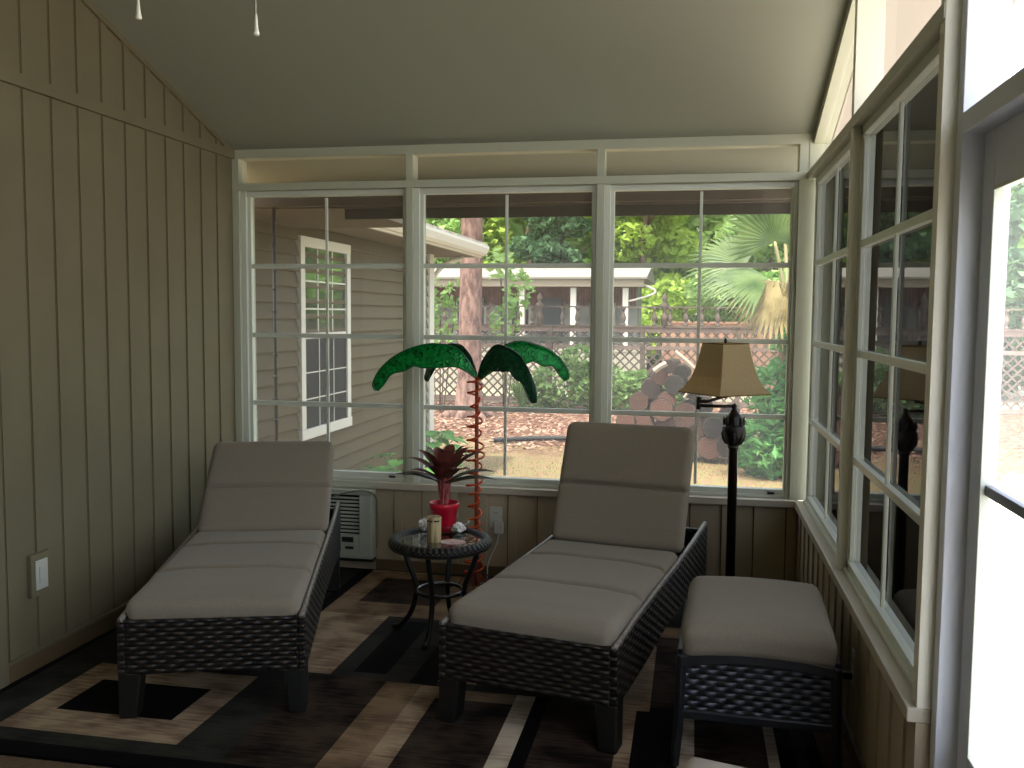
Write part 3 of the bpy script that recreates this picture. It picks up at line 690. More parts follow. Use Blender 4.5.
# ------------------------------------------------------------------ floor lamp
M_strim = mat('shade_trim_brown', '#7a6038', .8, .1)
def lamp():
    LX, LY = 2.878, -.25
    r = thing('floor_lamp', 'dark swing-arm floor lamp with tan flared shade in the far corner', 'floor lamp', (LX, LY, RZ))
    b = NB(); lathe(b, [(.001, 0), (.13, 0), (.132, .012), (.12, .022), (.06, .03), (.035, .05), (.03, .07), (.001, .075)], 32, cap=False); obj('base', b, M_lamp, r, smooth=True)
    b = NB(); lathe(b, [(.024, .06), (.0235, .81), (.029, .815), (.029, .827), (.024, .835)], 20); obj('pole', b, M_lamp, r, smooth=True)
    b = NB(); lathe(b, [(.024, .855), (.032, .872), (.05, .905), (.0585, .935), (.059, .955), (.053, .968), (.044, .972), (.046, .98), (.043, 1.0), (.034, 1.02), (.022, 1.035), (.012, 1.05), (.012, 1.065), (.016, 1.07), (.001, 1.08)], 24, cap=False)
    for v in b.verts: v.co.z -= .035
    obj('urn_finial', b, M_lamp, r, smooth=True)
    b = NB()
    for q in range(8):
        a = q*pi/4; c, s = cos(a), sin(a)
        tube(b, [(.044*c, .044*s, .965), (.05*c, .05*s, .99), (.048*c, .048*s, 1.005), (.053*c, .053*s, 1.014)], [.011, .009, .005, .0015], 5)
        tube(b, [(.058*c, .058*s, .935), (.05*c, .05*s, .9), (.036*c, .036*s, .87)], [.006, .009, .004], 5)
    for v in b.verts: v.co.z -= .035
    obj('acanthus_leaf_collar', b, M_lamp, r, smooth=True)
    jx = -.178
    b = NB(); tube(b, [(0, 0, 1.028), (jx, 0, 1.028)], .0085, 8); tube(b, [(jx, 0, 1.01), (jx, 0, 1.072)], .013, 10); tube(b, [(jx, 0, 1.05), (jx+.04, 0, 1.05), (-.06, 0, 1.075)], .0085, 8)
    obj('swing_arm', b, M_lamp, r, smooth=True)
    sx = -.052
    b = NB(); tube(b, [(sx, 0, 1.07), (sx, 0, 1.16)], .017, 12); obj('bulb_socket', b, M_lamp, r, smooth=True)
    b = NB(); lathe(b, [(.012, 1.16), (.018, 1.18), (.03, 1.215), (.028, 1.24), (.012, 1.255), (.001, 1.258)], 16, sx, 0, cap=False); obj('bulb', b, mat('frosted_bulb', '#e8e4da', .3, .4), r, smooth=True)
    b = NB(); tube(b, smooth_path([(sx-.02, 0, 1.13), (sx-.06, 0, 1.2), (sx-.03, 0, 1.3), (sx, 0, 1.335), (sx+.03, 0, 1.3), (sx+.06, 0, 1.2), (sx+.02, 0, 1.13)], 4), .002, 5); obj('harp', b, M_lamp, r)
    b = NB(); lathe(b, [(.004, 1.335), (.004, 1.35), (.008, 1.355), (.009, 1.365), (.004, 1.375), (.001, 1.378)], 10, sx, 0, cap=False); obj('finial', b, M_lamp, r, smooth=True)
    # square shade, concave flared sides, one corner turned to the room
    prof = [(.116, 1.348), (.127, 1.30), (.143, 1.24), (.165, 1.18), (.192, 1.135), (.232, 1.096)]; b = NB(); NN = 8
    def ring(rad, z):
        P = []
        for q in range(4):
            a0, a1 = radians(-97+90*q), radians(-7+90*q); c0 = Vector((cos(a0), sin(a0), 0))*rad; c1 = Vector((cos(a1), sin(a1), 0))*rad
            for i in range(NN):
                t = i/NN; p = c0.lerp(c1, t); P.append(b.verts.new((sx+p.x, p.y, z+.004*sin(pi*t)*(1 if z < 1.11 else 0))))
        return P
    R = [ring(*p) for p in prof]
    for A, C in zip(R, R[1:]):
        for i in range(len(A)): b.faces.new((A[i], A[(i+1) % len(A)], C[(i+1) % len(A)], C[i]))
    o = obj('lamp_shade', b, mat('tan_linen_shade', '#d6c39c', .85, .1, var='#cbb78e', vscale=150, bump=.1, bscale=400, trans=.45), r)
    sm = o.modifiers.new('solid', 'SOLIDIFY'); sm.thickness = .003
    for rad, z in (prof[0], prof[-1]):
        b = NB(); P = []
        for q in range(4):
            a0 = radians(-97+90*q); a1 = radians(-7+90*q); c0 = Vector((cos(a0), sin(a0), 0))*rad; c1 = Vector((cos(a1), sin(a1), 0))*rad
            for i in range(6): p = c0.lerp(c1, i/6); P.append((sx+p.x, p.y, z))
        tube(b, P, .003, 5, True); obj('shade_trim', b, M_strim, r)
    b = NB()
    for q in range(4): 
        a = radians(-97+90*q); tube(b, [(sx, 0, 1.337), (sx+.114*cos(a), .114*sin(a), 1.346)], .0018, 5)
    obj('shade_spider', b, M_lamp, r)
M_lamp = mat('oil_rubbed_bronze', '#1a1310', .35, .5)
lamp()

# ------------------------------------------------------------------ through-wall air conditioner
def ac():
    x0, x1, z0, z1, y = .30, .878, .085, .485, -.085
    r = thing('air_conditioner', 'white air conditioner in the far wall behind the left lounger', 'air conditioner', (0, 0, 0))
    M_ac = mat('off_white_plastic', '#aeb09e', .4, .4)
    b = NB(); bx(b, x0, x1, y, 0, z1-.03, z1); bx(b, x0, x1, y, 0, z0, z0+.025); bx(b, x0, x0+.03, y, 0, z0+.0255, z1-.0305); bx(b, x1-.075, x1, y, 0, z0+.0255, z1-.0305); bx(b, x0+.031, x1-.076, y+.033, -.002, z0+.026, z1-.031)
    bx(b, x1-.30, x1-.278, y, 0, z0+.026, z1-.031); obj('housing', b, M_ac, r, bevel=.006)
    b = NB()
    for k in range(13):
        z = z0+.155+k*.0215
        if z > z1-.05: break
        prism(b, [(y+.006, z), (y+.02, z+.008), (y+.022, z+.006), (y+.008, z-.003)], 0, x1-.278, x1-.075); prism(b, [(y+.006, z), (y+.02, z+.008), (y+.022, z+.006), (y+.008, z-.003)], 0, x0+.03, x1-.30)
    obj('louver', b, M_ac, r)
    b = NB(); bx(b, x0+.03, x1-.075, y+.026, y+.031, z0+.14, z1-.03); obj('grille_back', b, mat('black_grille', '#0c0c0b', .7, .2), r)
    b = NB(); bx(b, x1-.278, x1-.075, y+.004, y+.03, z0+.025, z0+.14); bx(b, x0+.03, x1-.30, y+.004, y+.03, z0+.025, z0+.14); obj('control_panel', b, M_ac, r, bevel=.003)
    for q in ((x1-.245, x1-.205, z0+.105, z0+.122), (x1-.18, x1-.11, z0+.095, z0+.125), (x1-.245, x1-.215, z0+.06, z0+.075), (x1-.16, x1-.11, z0+.055, z0+.07)):
        b = NB(); bx(b, q[0], q[1], y+.001, y+.005, q[2], q[3]); obj('control_button', b, M_dark, r)
    b = NB(); bx(b, x0, x1+.0, -.06, 0, z0-.022, z0-.004); obj('support_ledge', b, M_dark, r)
    b = NB(); tube(b, smooth_path([(.45, y-.006, .30), (.55, y-.012, .40), (.68, y-.012, .455), (.80, y-.014, .485), (.872, y-.014, .482), (.895, -.05, .44), (.888, -.02, .36), (.892, -.018, .25), (.888, -.018, .14)], 6), .005, 6)
    o = obj('power_cord', b, mat('grey_cord', '#6f7265', .4, .4), r, smooth=True)
ac()

# ------------------------------------------------------------------ outlets and cords
M_plate = mat('white_plate', '#b9b8ae', .35, .4)
def outlet(label, loc, rot, block=False):
    r = thing('wall_outlet' if not block else 'wall_switch', label, 'outlet' if not block else 'switch', loc, rot)
    # local: plate in XZ plane facing -Y
    if block:
        b = NB(); bx(b, -.058, .058, -.022, 0, -.09, .09); obj('mounting_block', b, M_wall, r, bevel=.004)
        b = NB(); bx(b, -.036, .036, -.026, -.022, -.062, .062); obj('cover_plate', b, M_plate, r, bevel=.002)
        b = NB(); prism(b, [(-.03, -.034), (-.03, .034), (-.026, .034), (-.026, -.034)], 0, -.017, .017); obj('rocker', b, M_plate, r, bevel=.001)
    else:
        b = NB(); bx(b, -.036, .036, -.006, 0, -.06, .06); obj('cover_plate', b, M_plate, r, bevel=.002)
        for z in (-.025, .025):
            b = NB(); bx(b, -.016, .016, -.008, -.005, z-.014, z+.014); s = obj('socket', b, M_plate, r, bevel=.003)
            b = NB(); bx(b, -.008, -.005, -.0086, -.0078, z-.004, z+.006); bx(b, .005, .008, -.0086, -.0078, z-.004, z+.006); obj('slot', b, M_dark, s)
    return r
outlet('white rocker switch on a raised tan block on the left wall', (0.0, -1.72, .405), pi/2, True)
outlet('white wall outlet below the middle window with an adapter plugged in', (1.592, -.0035, .352), 0)
o = thing('plug_adapter', 'white plug adapter in the outlet under the middle window', 'plug', (1.612, -.0125, .30)); o['label'] = 'white plug adapter plugged in under the middle window'
b = NB(); bx(b, -.026, .026, -.035, 0, -.035, .03); obj('adapter_body', b, M_plate, o, bevel=.005)
b = NB(); tube(b, smooth_path([(0, -.02, -.035), (-.005, -.03, -.08), (-.02, -.04, -.12), (-.05, -.06, -.2), (-.045, -.11, -.27), (-.055, -.18, -.278), (-.075, -.20, -.27)], 6), .0035, 6); obj('cord', b, M_plate, o, smooth=True)
outlet('dark-shadowed wall outlet on the right knee wall behind the ottoman', (W, -1.80, .30), -pi/2)
o = thing('power_plug', 'black plug in the right knee wall outlet with hanging cord', 'plug', (W-.009, -1.80, .275))
b = NB(); bx(b, -.03, 0, -.012, .012, -.012, .012); obj('plug_body', b, M_dark, o, bevel=.004)
b = NB(); tube(b, smooth_path([(-.03, 0, 0), (-.05, .03, -.005), (-.06, .10, -.06), (-.05, .14, -.15), (-.045, .12, -.23), (-.05, 0, -.262), (-.055, -.25, -.264), (-.05, -.6, -.264)], 6), .0035, 6); obj('cord', b, M_dark, o, smooth=True)

# ------------------------------------------------------------------ cushion at the very bottom of the view
b = NB(); superpad(b, .42, .44, .15, (), r=.06, crown=.04, ny=20)
o = obj('floor_pillow', b, mat('cream_pillow_fabric', '#c9bdb0', .9, .05, bump=.2, bscale=300), smooth=True); o.location = (2.775, -2.71, .012); o.rotation_euler = (0, 0, radians(-14))
tag(o, 'cream pillow edge showing at the bottom of view in front of ottoman', 'pillow')

# ------------------------------------------------------------------ ceiling fan, only its pull chains hang into view
def fan():
    FXx, FY = 1.79, -3.55; zt = zc(FY)
    r = thing('ceiling_fan', 'white ceiling fan above the view, two pull chains hanging into it', 'ceiling fan', (FXx, FY, 0))
    Mw = mat('white_fan_enamel', '#d8d5c8', .35, .4)
    b = NB(); lathe(b, [(.07, zt-.001), (.065, zt-.06), (.02, zt-.09)], 24); obj('canopy', b, Mw, r, smooth=True)
    b = NB(); tube(b, [(0, 0, zt-.08), (0, 0, 2.78)], .014, 12); obj('downrod', b, Mw, r, smooth=True)
    b = NB(); lathe(b, [(.03, 2.80), (.12, 2.77), (.14, 2.70), (.13, 2.64), (.07, 2.61), (.065, 2.55), (.02, 2.54)], 28); obj('motor_housing', b, Mw, r, smooth=True)
    for q in range(5):
        a = q*2*pi/5+.4; b = NB(); prism(b, [(.16, -.05), (.62, -.068), (.66, -.04), (.66, .04), (.62, .068), (.16, .05)], 2, 2.685, 2.693); bx(b, .1, .2, -.015, .015, 2.675, 2.686)
        o = obj('blade', b, Mw, r, bevel=.002); o.rotation_euler = (0, 0, a)
    for x, y, z in ((-.118, .05, 2.025), (.11, .05, 1.985)):
        b = NB(); tube(b, [(x*.45, y*.45, 2.56), (x, y, 2.4), (x, y, z+.03)], .0009, 5); c = obj('pull_chain', b, Mw, r)
        b = NB(); lathe(b, [(.002, .036), (.003, .026), (.004, .012), (.006, .003), (.005, 0)], 10); k = obj('pull_knob', b, Mw, c, smooth=True); k.location = (x, y, z)
fan()

exec_outside = True
# ================================================================== OUTSIDE
GZ0 = -.45
def ground_mat():
    m, n, l, b = newmat('yard_ground'); tc = n.new('ShaderNodeTexCoord')
    def nz(s, d=6):
        t = n.new('ShaderNodeTexNoise'); t.inputs['Scale'].default_value = s; t.inputs['Detail'].default_value = d; l.new(tc.outputs['Object'], t.inputs[0]); return t.outputs[0]
    def ramp(src, stops):
        r = n.new('ShaderNodeValToRGB'); l.new(src, r.inputs[0]); e = r.color_ramp.elements
        while len(e) < len(stops): e.new(.5)
        for q, (p, c) in zip(e, stops): q.position = p; q.color = lin(c)
        return r.outputs[0]
    grass = ramp(nz(9), [(.3, '#7c654c'), (.48, '#8f775c'), (.62, '#7c7a4c'), (.8, '#5c6838')])
    litter = ramp(nz(14), [(.3, '#3b261c'), (.5, '#6b4c3c'), (.65, '#8c6e5e'), (.8, '#b59c8c')])
    sp = n.new('ShaderNodeSeparateXYZ'); l.new(tc.outputs['Object'], sp.inputs[0])
    e = math_node(n, l, 'ADD', sp.outputs[1], math_node(n, l, 'MULTIPLY', math_node(n, l, 'SUBTRACT', nz(1.2, 3), .5), 5))
    k = n.new('ShaderNodeMapRange'); l.new(e, k.inputs[0]); k.inputs[1].default_value = 7.2; k.inputs[2].default_value = 9.0
    mx = n.new('ShaderNodeMix'); mx.data_type = 'RGBA'; l.new(k.outputs[0], mx.inputs[0]); l.new(grass, mx.inputs[6]); l.new(litter, mx.inputs[7])
    k2 = n.new('ShaderNodeMapRange'); l.new(sp.outputs[1], k2.inputs[0]); k2.inputs[1].default_value = 14.8; k2.inputs[2].default_value = 15.3; m3 = n.new('ShaderNodeMix'); m3.data_type = 'RGBA'
    l.new(k2.outputs[0], m3.inputs[0]); l.new(mx.outputs[2], m3.inputs[6]); m3.inputs[7].default_value = lin('#938f7b'); l.new(m3.outputs[2], b.inputs['Base Color'])  # ground beyond the fence coloured paler to look sunlit
    b.inputs['Roughness'].default_value = .95; b.inputs['Specular IOR Level'].default_value = .1
    bp = n.new('ShaderNodeBump'); bp.inputs['Strength'].default_value = .8; bp.inputs['Distance'].default_value = .04; l.new(nz(30), bp.inputs['Height']); l.new(bp.outputs[0], b.inputs['Normal']); return m
b = NB(); N = 44
V = [[None]*(N+1) for _ in range(N+1)]
for i in range(N+1):
    for j in range(N+1):
        x, y = -26+60*i/N, -14+54*j/N; h = .05*noise.noise(Vector((x*.6, y*.6, 0)))*(1 if y > 2 else 0)
        V[i][j] = b.verts.new((x, y, GZ0+h-.0))
for i in range(N):
    for j in range(N): b.faces.new((V[i][j], V[i+1][j], V[i+1][j+1], V[i][j+1]))
struct(obj('ground', b, ground_mat(), smooth=True))
# patio slab outside the door, footing under the porch
struct(box('patio', mat('pale_concrete', '#cfcac0', .8, .2, var='#beb8ac', vscale=3, bump=.2, bscale=40), None, W+.16, 11, -9, 5.0, GZ0-.1, GZ0+.07))
struct(box('porch_foundation', mat('block_foundation', '#8c8478', .9, .1), None, -.1, W+.1, YB, .1, GZ0-.1, -.121))

def leafcloud(bm, pts, size, rnd, aspect=1.6):
    for c in pts:
        a = Vector((rnd.gauss(0, 1), rnd.gauss(0, 1), rnd.gauss(0, .6))).normalized(); q = a.cross(Vector((rnd.gauss(0, 1), rnd.gauss(0, 1), rnd.gauss(0, 1)))).normalized()
        s = size*rnd.uniform(.6, 1.3); c = Vector(c); u = a*s*aspect*.5; v = q*s*.5; nn = a.cross(q)*s*.12
        p = [bm.verts.new(x) for x in (c-u, c-v+nn, c+u, c+v+nn)]; bm.faces.new((p[0], p[1], p[2])); bm.faces.new((p[0], p[2], p[3]))
def crown_pts(rnd, n, blobs):
    out = []; tot = sum(b_[3]*b_[4] for b_ in blobs)
    for (x, y, z, rx, rz_) in blobs:
        for _ in range(int(n*rx*rz_/tot)):
            d = Vector((rnd.gauss(0, 1), rnd.gauss(0, 1), rnd.gauss(0, 1))).normalized(); k = rnd.uniform(.55, 1.0)**.5
            k *= 1+.25*noise.noise(Vector((x, y, z))+d*2.5); out.append((x+d.x*rx*k, y+d.y*rx*k, z+d.z*rz_*k))
    return out
BARK = mat('grey_brown_bark', '#7a675a', .9, .1, var='#5b4a40', vscale=14, bump=.6, bscale=30, stretch=(1, 1, .3))
PINE = mat('pinkish_pine_bark', '#94786d', .9, .1, var='#5f4b44', vscale=13, bump=1, bscale=30, stretch=(1, 1, .35))
def leafm(name, a, c, sc=.7, tr=.35): return mat(name, a, .55, .3, var=c, vscale=sc, trans=tr)
L_bright = leafm('bright_leaf', '#8fae3c', '#b9d164'); L_mid = leafm('mid_leaf', '#7aa353', '#b1cc80'); L_dark = leafm('dark_leaf', '#3f6142', '#5f8259')
L_fern = leafm('fern_leaf', '#3d7a3c', '#66a058', 3); L_shrub = leafm('shrub_leaf', '#5f7f42', '#86a562', 3)
def tree(label, x, y, h, r, lm, seed, n=5200, low=.25, size=.2, trunk=.16, group='background trees'):
    rnd = random.Random(seed); t = thing('tree', label, 'tree', (x, y, GZ0-.03), 0, group)
    b = NB(); P = [(rnd.uniform(-.1, .1)*k, rnd.uniform(-.1, .1)*k, h*.85*k/5) for k in range(6)]; tube(b, P, [trunk*(1.25-.2*k) for k in range(6)], 10)
    for k in range(5):
        a = rnd.uniform(0, 2*pi); z = h*(.35+.1*k); tube(b, [(0, 0, z), (r*.4*cos(a), r*.4*sin(a), z+h*.08), (r*.7*cos(a), r*.7*sin(a), z+h*.16)], [trunk*.45, trunk*.3, trunk*.12], 6)
    obj('trunk', b, BARK, t, smooth=True)
    blobs = []
    for k in range(14):
        a = rnd.uniform(0, 2*pi); rr = rnd.uniform(.15, .72)*r; z = h*(low+(.95-low)*rnd.random()); f = 1-.45*abs((z/h)-.55)
        blobs.append((rr*cos(a)*f, rr*sin(a)*f, z, r*rnd.uniform(.3, .45), r*rnd.uniform(.22, .36)))
    b = NB(); leafcloud(b, crown_pts(rnd, n, blobs), size, rnd); obj('crown', b, lm, t, fix=False)
    return t
TREES = [
 ('bright yellow-green tree rising behind the white porch roof', -3.2, 28.5, 9.5, 4.0, L_bright, 11, .05),
 ('dark bluish-green tree top between lighter trees, middle window', -1.9, 26.2, 8.0, 1.5, L_dark, 12, .45),
 ('bright yellow-green tree top at the right of the middle window', 1.0, 28.5, 9.5, 2.6, L_bright, 13, .1),
 ('leafy mid-green tree at the left edge of the right window', 4.6, 21, 8.5, 2.4, L_mid, 14, .08),
 ('bright green tree behind the fan palm, right window', 7.2, 25.5, 9.5, 3.0, L_bright, 15, .08),
 ('mid-green tree low behind the lattice fence, right window', 5.9, 16.6, 5.2, 1.9, L_mid, 16, .05),
 ('mid-green tree behind the pine trunk, middle window', -7.2, 27.5, 10.5, 3.2, L_mid, 17, .15),
 ('tall green tree beyond the fence, far left of the yard', -13.5, 24, 10, 3.6, L_mid, 18, .1),
 ('dark green tree at the right edge of the yard', 9.6, 19.5, 9, 2.8, L_dark, 19, .08),
 ('big bright tree beyond the patio outside the glass door', 15, 8, 8, 3.2, L_bright, 20, .05),
 ('green tree beyond the patio, seen through the transom above the door', 15, 0.5, 9, 3.2, L_mid, 22, .1)]
for lb, x, y, h, r, lm, sd, low in TREES: tree(lb, x, y, h, r, lm, sd, low=low, n=7000 if y > 15 else 5000, size=.2)
# far wood edge
def woods():
    rnd = random.Random(5); b = NB(); pts = []
    for _ in range(26000):
        x = rnd.uniform(-20, 16); z = rnd.uniform(GZ0, 9.5+1.5*noise.noise(Vector((x*.3, 0, 0)))); y = 32+1.6*noise.noise(Vector((x*.5, z*.5, 3)))+rnd.uniform(-1.2, 1.2); pts.append((x, y, z))
    leafcloud(b, pts, .42, rnd); o = obj('woodland_foliage', b, L_mid, fix=False); tag(o, 'dense green wood edge filling the background behind the neighbouring house', 'foliage', kind='stuff')
woods()
# pine trunk in the yard
t = thing('pine_tree', 'thick pinkish pine trunk standing before the lattice fence, middle window', 'tree', (-1.49, 11.9, GZ0-.05))
b = NB(); tube(b, [(0, 0, 0), (0, 0, .25), (.01, 0, .8), (.03, 0, 2.5), (.05, .05, 5), (.1, .1, 9)], [.42, .27, .225, .21, .2, .17], 18); obj('trunk', b, PINE, t, smooth=True)
b = NB(); rnd = random.Random(8)
for q in range(6):
    a = q*1.05+.3; tube(b, [(.1*cos(a), .1*sin(a), .22), (.34*cos(a), .34*sin(a), .1), (.62*cos(a), .62*sin(a), .02)], [.13, .09, .03], 8)
obj('root_flare', b, PINE, t, smooth=True)
b = NB(); leafcloud(b, crown_pts(rnd, 4000, [(0, 0, 9, 1.8, 1.0), (1, .5, 8, 1.2, .7), (-1, -.3, 8.2, 1.3, .7)]), .2, rnd); obj('crown', b, L_dark, t, fix=False)

# lattice fence with balustrade
def fence():
    y = 14.9; x0, x1 = -4.4, 9.6; z0, z1 = GZ0-.02, .96
    r = thing('lattice_fence', 'weathered lattice fence with turned baluster rail across the yard', 'fence', (0, y, 0))
    Mf = mat('weathered_fence_wood', '#6b6056', .85, .1, var='#584d44', vscale=5, bump=.3, bscale=40)
    Mr = mat('reddish_board', '#84746a', .85, .1, var='#716158', vscale=4)
    b = NB(); n = 7; px_ = [x0+(x1-x0)*i/n for i in range(n+1)]
    for x in px_:
        c = NB(); bx(c, x-.05, x+.05, -.05, .05, z0, 1.26); obj('post', c, Mf, r, bevel=.01)
    bx(b, x0, x1, -.03, .03, 1.13, 1.24); bx(b, x0, x1, -.03, .03, .76, .84); bx(b, x0, x1, -.03, .03, z0+.05, z0+.15); obj('horizontal_board', b, Mr, r)
    b = NB(); bx(b, x0, x1, -.06, .06, 1.235, 1.275); bx(b, x0, x1, -.04, .04, 1.655, 1.685); obj('handrail', b, Mf, r)
    # lattice
    b = NB(); w = .036; step = .2
    def strip(xa, za, xb, zb, yy):
        d = Vector((xb-xa, 0, zb-za)); L = d.length; d.normalize(); q = Vector((-d.z, 0, d.x))*w*.5
        P = [Vector((xa, yy, za)), Vector((xb, yy, zb))]; v = []
        for e in (0, .007):
            v.append([b.verts.new(P[0]-q+Vector((0, e, 0))), b.verts.new(P[1]-q+Vector((0, e, 0))), b.verts.new(P[1]+q+Vector((0, e, 0))), b.verts.new(P[0]+q+Vector((0, e, 0)))])
        b.faces.new(v[0]); b.faces.new(v[1][::-1])
        for i in range(4): b.faces.new((v[0][i], v[1][i], v[1][(i+1) % 4], v[0][(i+1) % 4]))
    for (za, zb) in ((z0+.1, .78), (.82, 1.14)):
        H = zb-za; k = int((x1-x0+H)/step)
        for i in range(k+1):
            s = x0-H+step*i
            for sg, yy in ((1, 0), (-1, .009)):
                xa, xb, a_, c_ = s, s+H, (za if sg > 0 else zb), (zb if sg > 0 else za)
                if xa < x0: f = (x0-xa)/H; a_ = a_+(c_-a_)*f; xa = x0
                if xb > x1: f = (x1-xa)/(xb-xa); c_ = a_+(c_-a_)*f; xb = x1
                if xb-xa > .03: strip(xa, a_, xb, c_, yy)
    obj('lattice_panel', b, Mf, r)
    # balusters: all of one rail, first built then copied
    prof = [(.05, 1.275), (.05, 1.31), (.025, 1.33), (.045, 1.38), (.06, 1.42), (.05, 1.48), (.022, 1.56), (.03, 1.60), (.05, 1.63), (.05, 1.655)]
    b = NB(); lathe(b, prof, 12); first = obj('baluster', b, Mf, r, smooth=True); xs_ = []
    k = 0; x = x0+.3
    while x < x1-.2:
        if min(abs(x-p) for p in px_) > .12: xs_.append(x)
        x += .33
    first.location = (xs_[0], 0, 0)
    for x in xs_[1:]:
        c = first.copy(); COL.objects.link(c); c.parent = r; c.location = (x, 0, 0)
    b = NB(); lathe(b, [(.07, 1.24), (.07, 1.42), (.085, 1.46), (.05, 1.52), (.045, 1.6), (.08, 1.66), (.09, 1.72), (.03, 1.78), (.05, 1.82), (.06, 1.87), (.03, 1.93), (.01, 1.97)], 14)
    f0 = obj('post_finial', b, Mf, r, smooth=True); f0.location = (-.64, 0, 0)
    for x in (2.05, 4.6): c = f0.copy(); COL.objects.link(c); c.parent = r; c.location = (x, 0, 0)
fence()

# neighbouring house
def neighbour():
    r = thing('neighbouring_house', 'low white-roofed house with columned porch behind the lattice fence', 'house', (0, 19, 0))
    Mw = mat('white_fascia_paint', '#c4bfb4', .5, .3); Mo = mat('cream_eave', '#8f8573', .6, .2); Mp = mat('grey_house_wall', '#a9a9a2', .8, .1, var='#7d7f7c', vscale=1.2)
    b = NB(); bx(b, -8.5, 1.1, 2.0, 4.2, GZ0, 2.4); obj('wall', b, Mp, r)
    b = NB(); prism(b, [(-.35, 2.42), (-.35, 2.47), (2.2, 2.85), (4.6, 2.47), (4.6, 2.42)], 0, -9, 1.48); obj('roof', b, mat('grey_roof_membrane', '#8b877e', .8, .1), r)
    b = NB(); bx(b, -9, 1.40, -.28, .06, 2.22, 2.42); obj('eave_beam', b, Mo, r)
    for x in (-4.3, -3.1, -1.78, -.42, .93):
        b = NB(); bx(b, x-.075, x+.075, -.15, 0, GZ0, 2.2); obj('column', b, Mw, r, bevel=.01)
    b = NB(); 
    for i in range(120):
        x = -8.4+i*.079; bx(b, x, x+.07, 1.9, 1.93, 1.85-.12*abs(sin(i*.7)), 2.3)
    obj('red_valance', b, mat('faded_red_shingles', '#8c6a62', .8, .1, var='#70504a', vscale=4), r)
    for x0, x1 in ((-4.1, -3.2), (-2.5, -1.9), (-.1, .5)):
        b = NB(); bx(b, x0, x1, 1.9, 2.02, .9, 1.95); w_ = obj('window', b, Mw, r); b = NB(); bx(b, x0+.06, x1-.06, 1.88, 1.9, .96, 1.9); obj('pane', b, mat('dark_pane', '#2c3236', .1, .6), w_)
    b = NB(); bx(b, -1.6, -1.0, 1.86, 2.0, GZ0, 1.95); obj('door', b, mat('dark_door', '#3c4448', .4, .4), r)
    b = NB(); bx(b, -9, 1.5, -.3, 2.0, .55, .7); bx(b, -9, 1.5, -.28, -.2, GZ0, .6); obj('porch_deck', b, mat('pale_deck', '#a59f90', .8, .1), r)
    b = NB(); tube(b, smooth_path([(1.2, -.1, 2.35), (1.7, -.1, 2.1), (1.2, -.1, 1.9), (.95, -.1, 1.85)], 5), .03, 6); obj('downspout', b, Mw, r, smooth=True)
neighbour()
# terracotta wall behind the fence to the right
b = NB(); bx(b, 1.9, 9.5, 18.4, 18.6, GZ0-.05, 1.30)
for k in range(20): bx(b, 1.9+.38*k, 2.24+.38*k, 18.37, 18.63, 1.30, 1.35)
tag(obj('garden_wall', b, mat('terracotta_wall', '#94705c', .85, .1, var='#a98570', vscale=3)), 'low terracotta wall behind the right part of the lattice fence', 'wall')

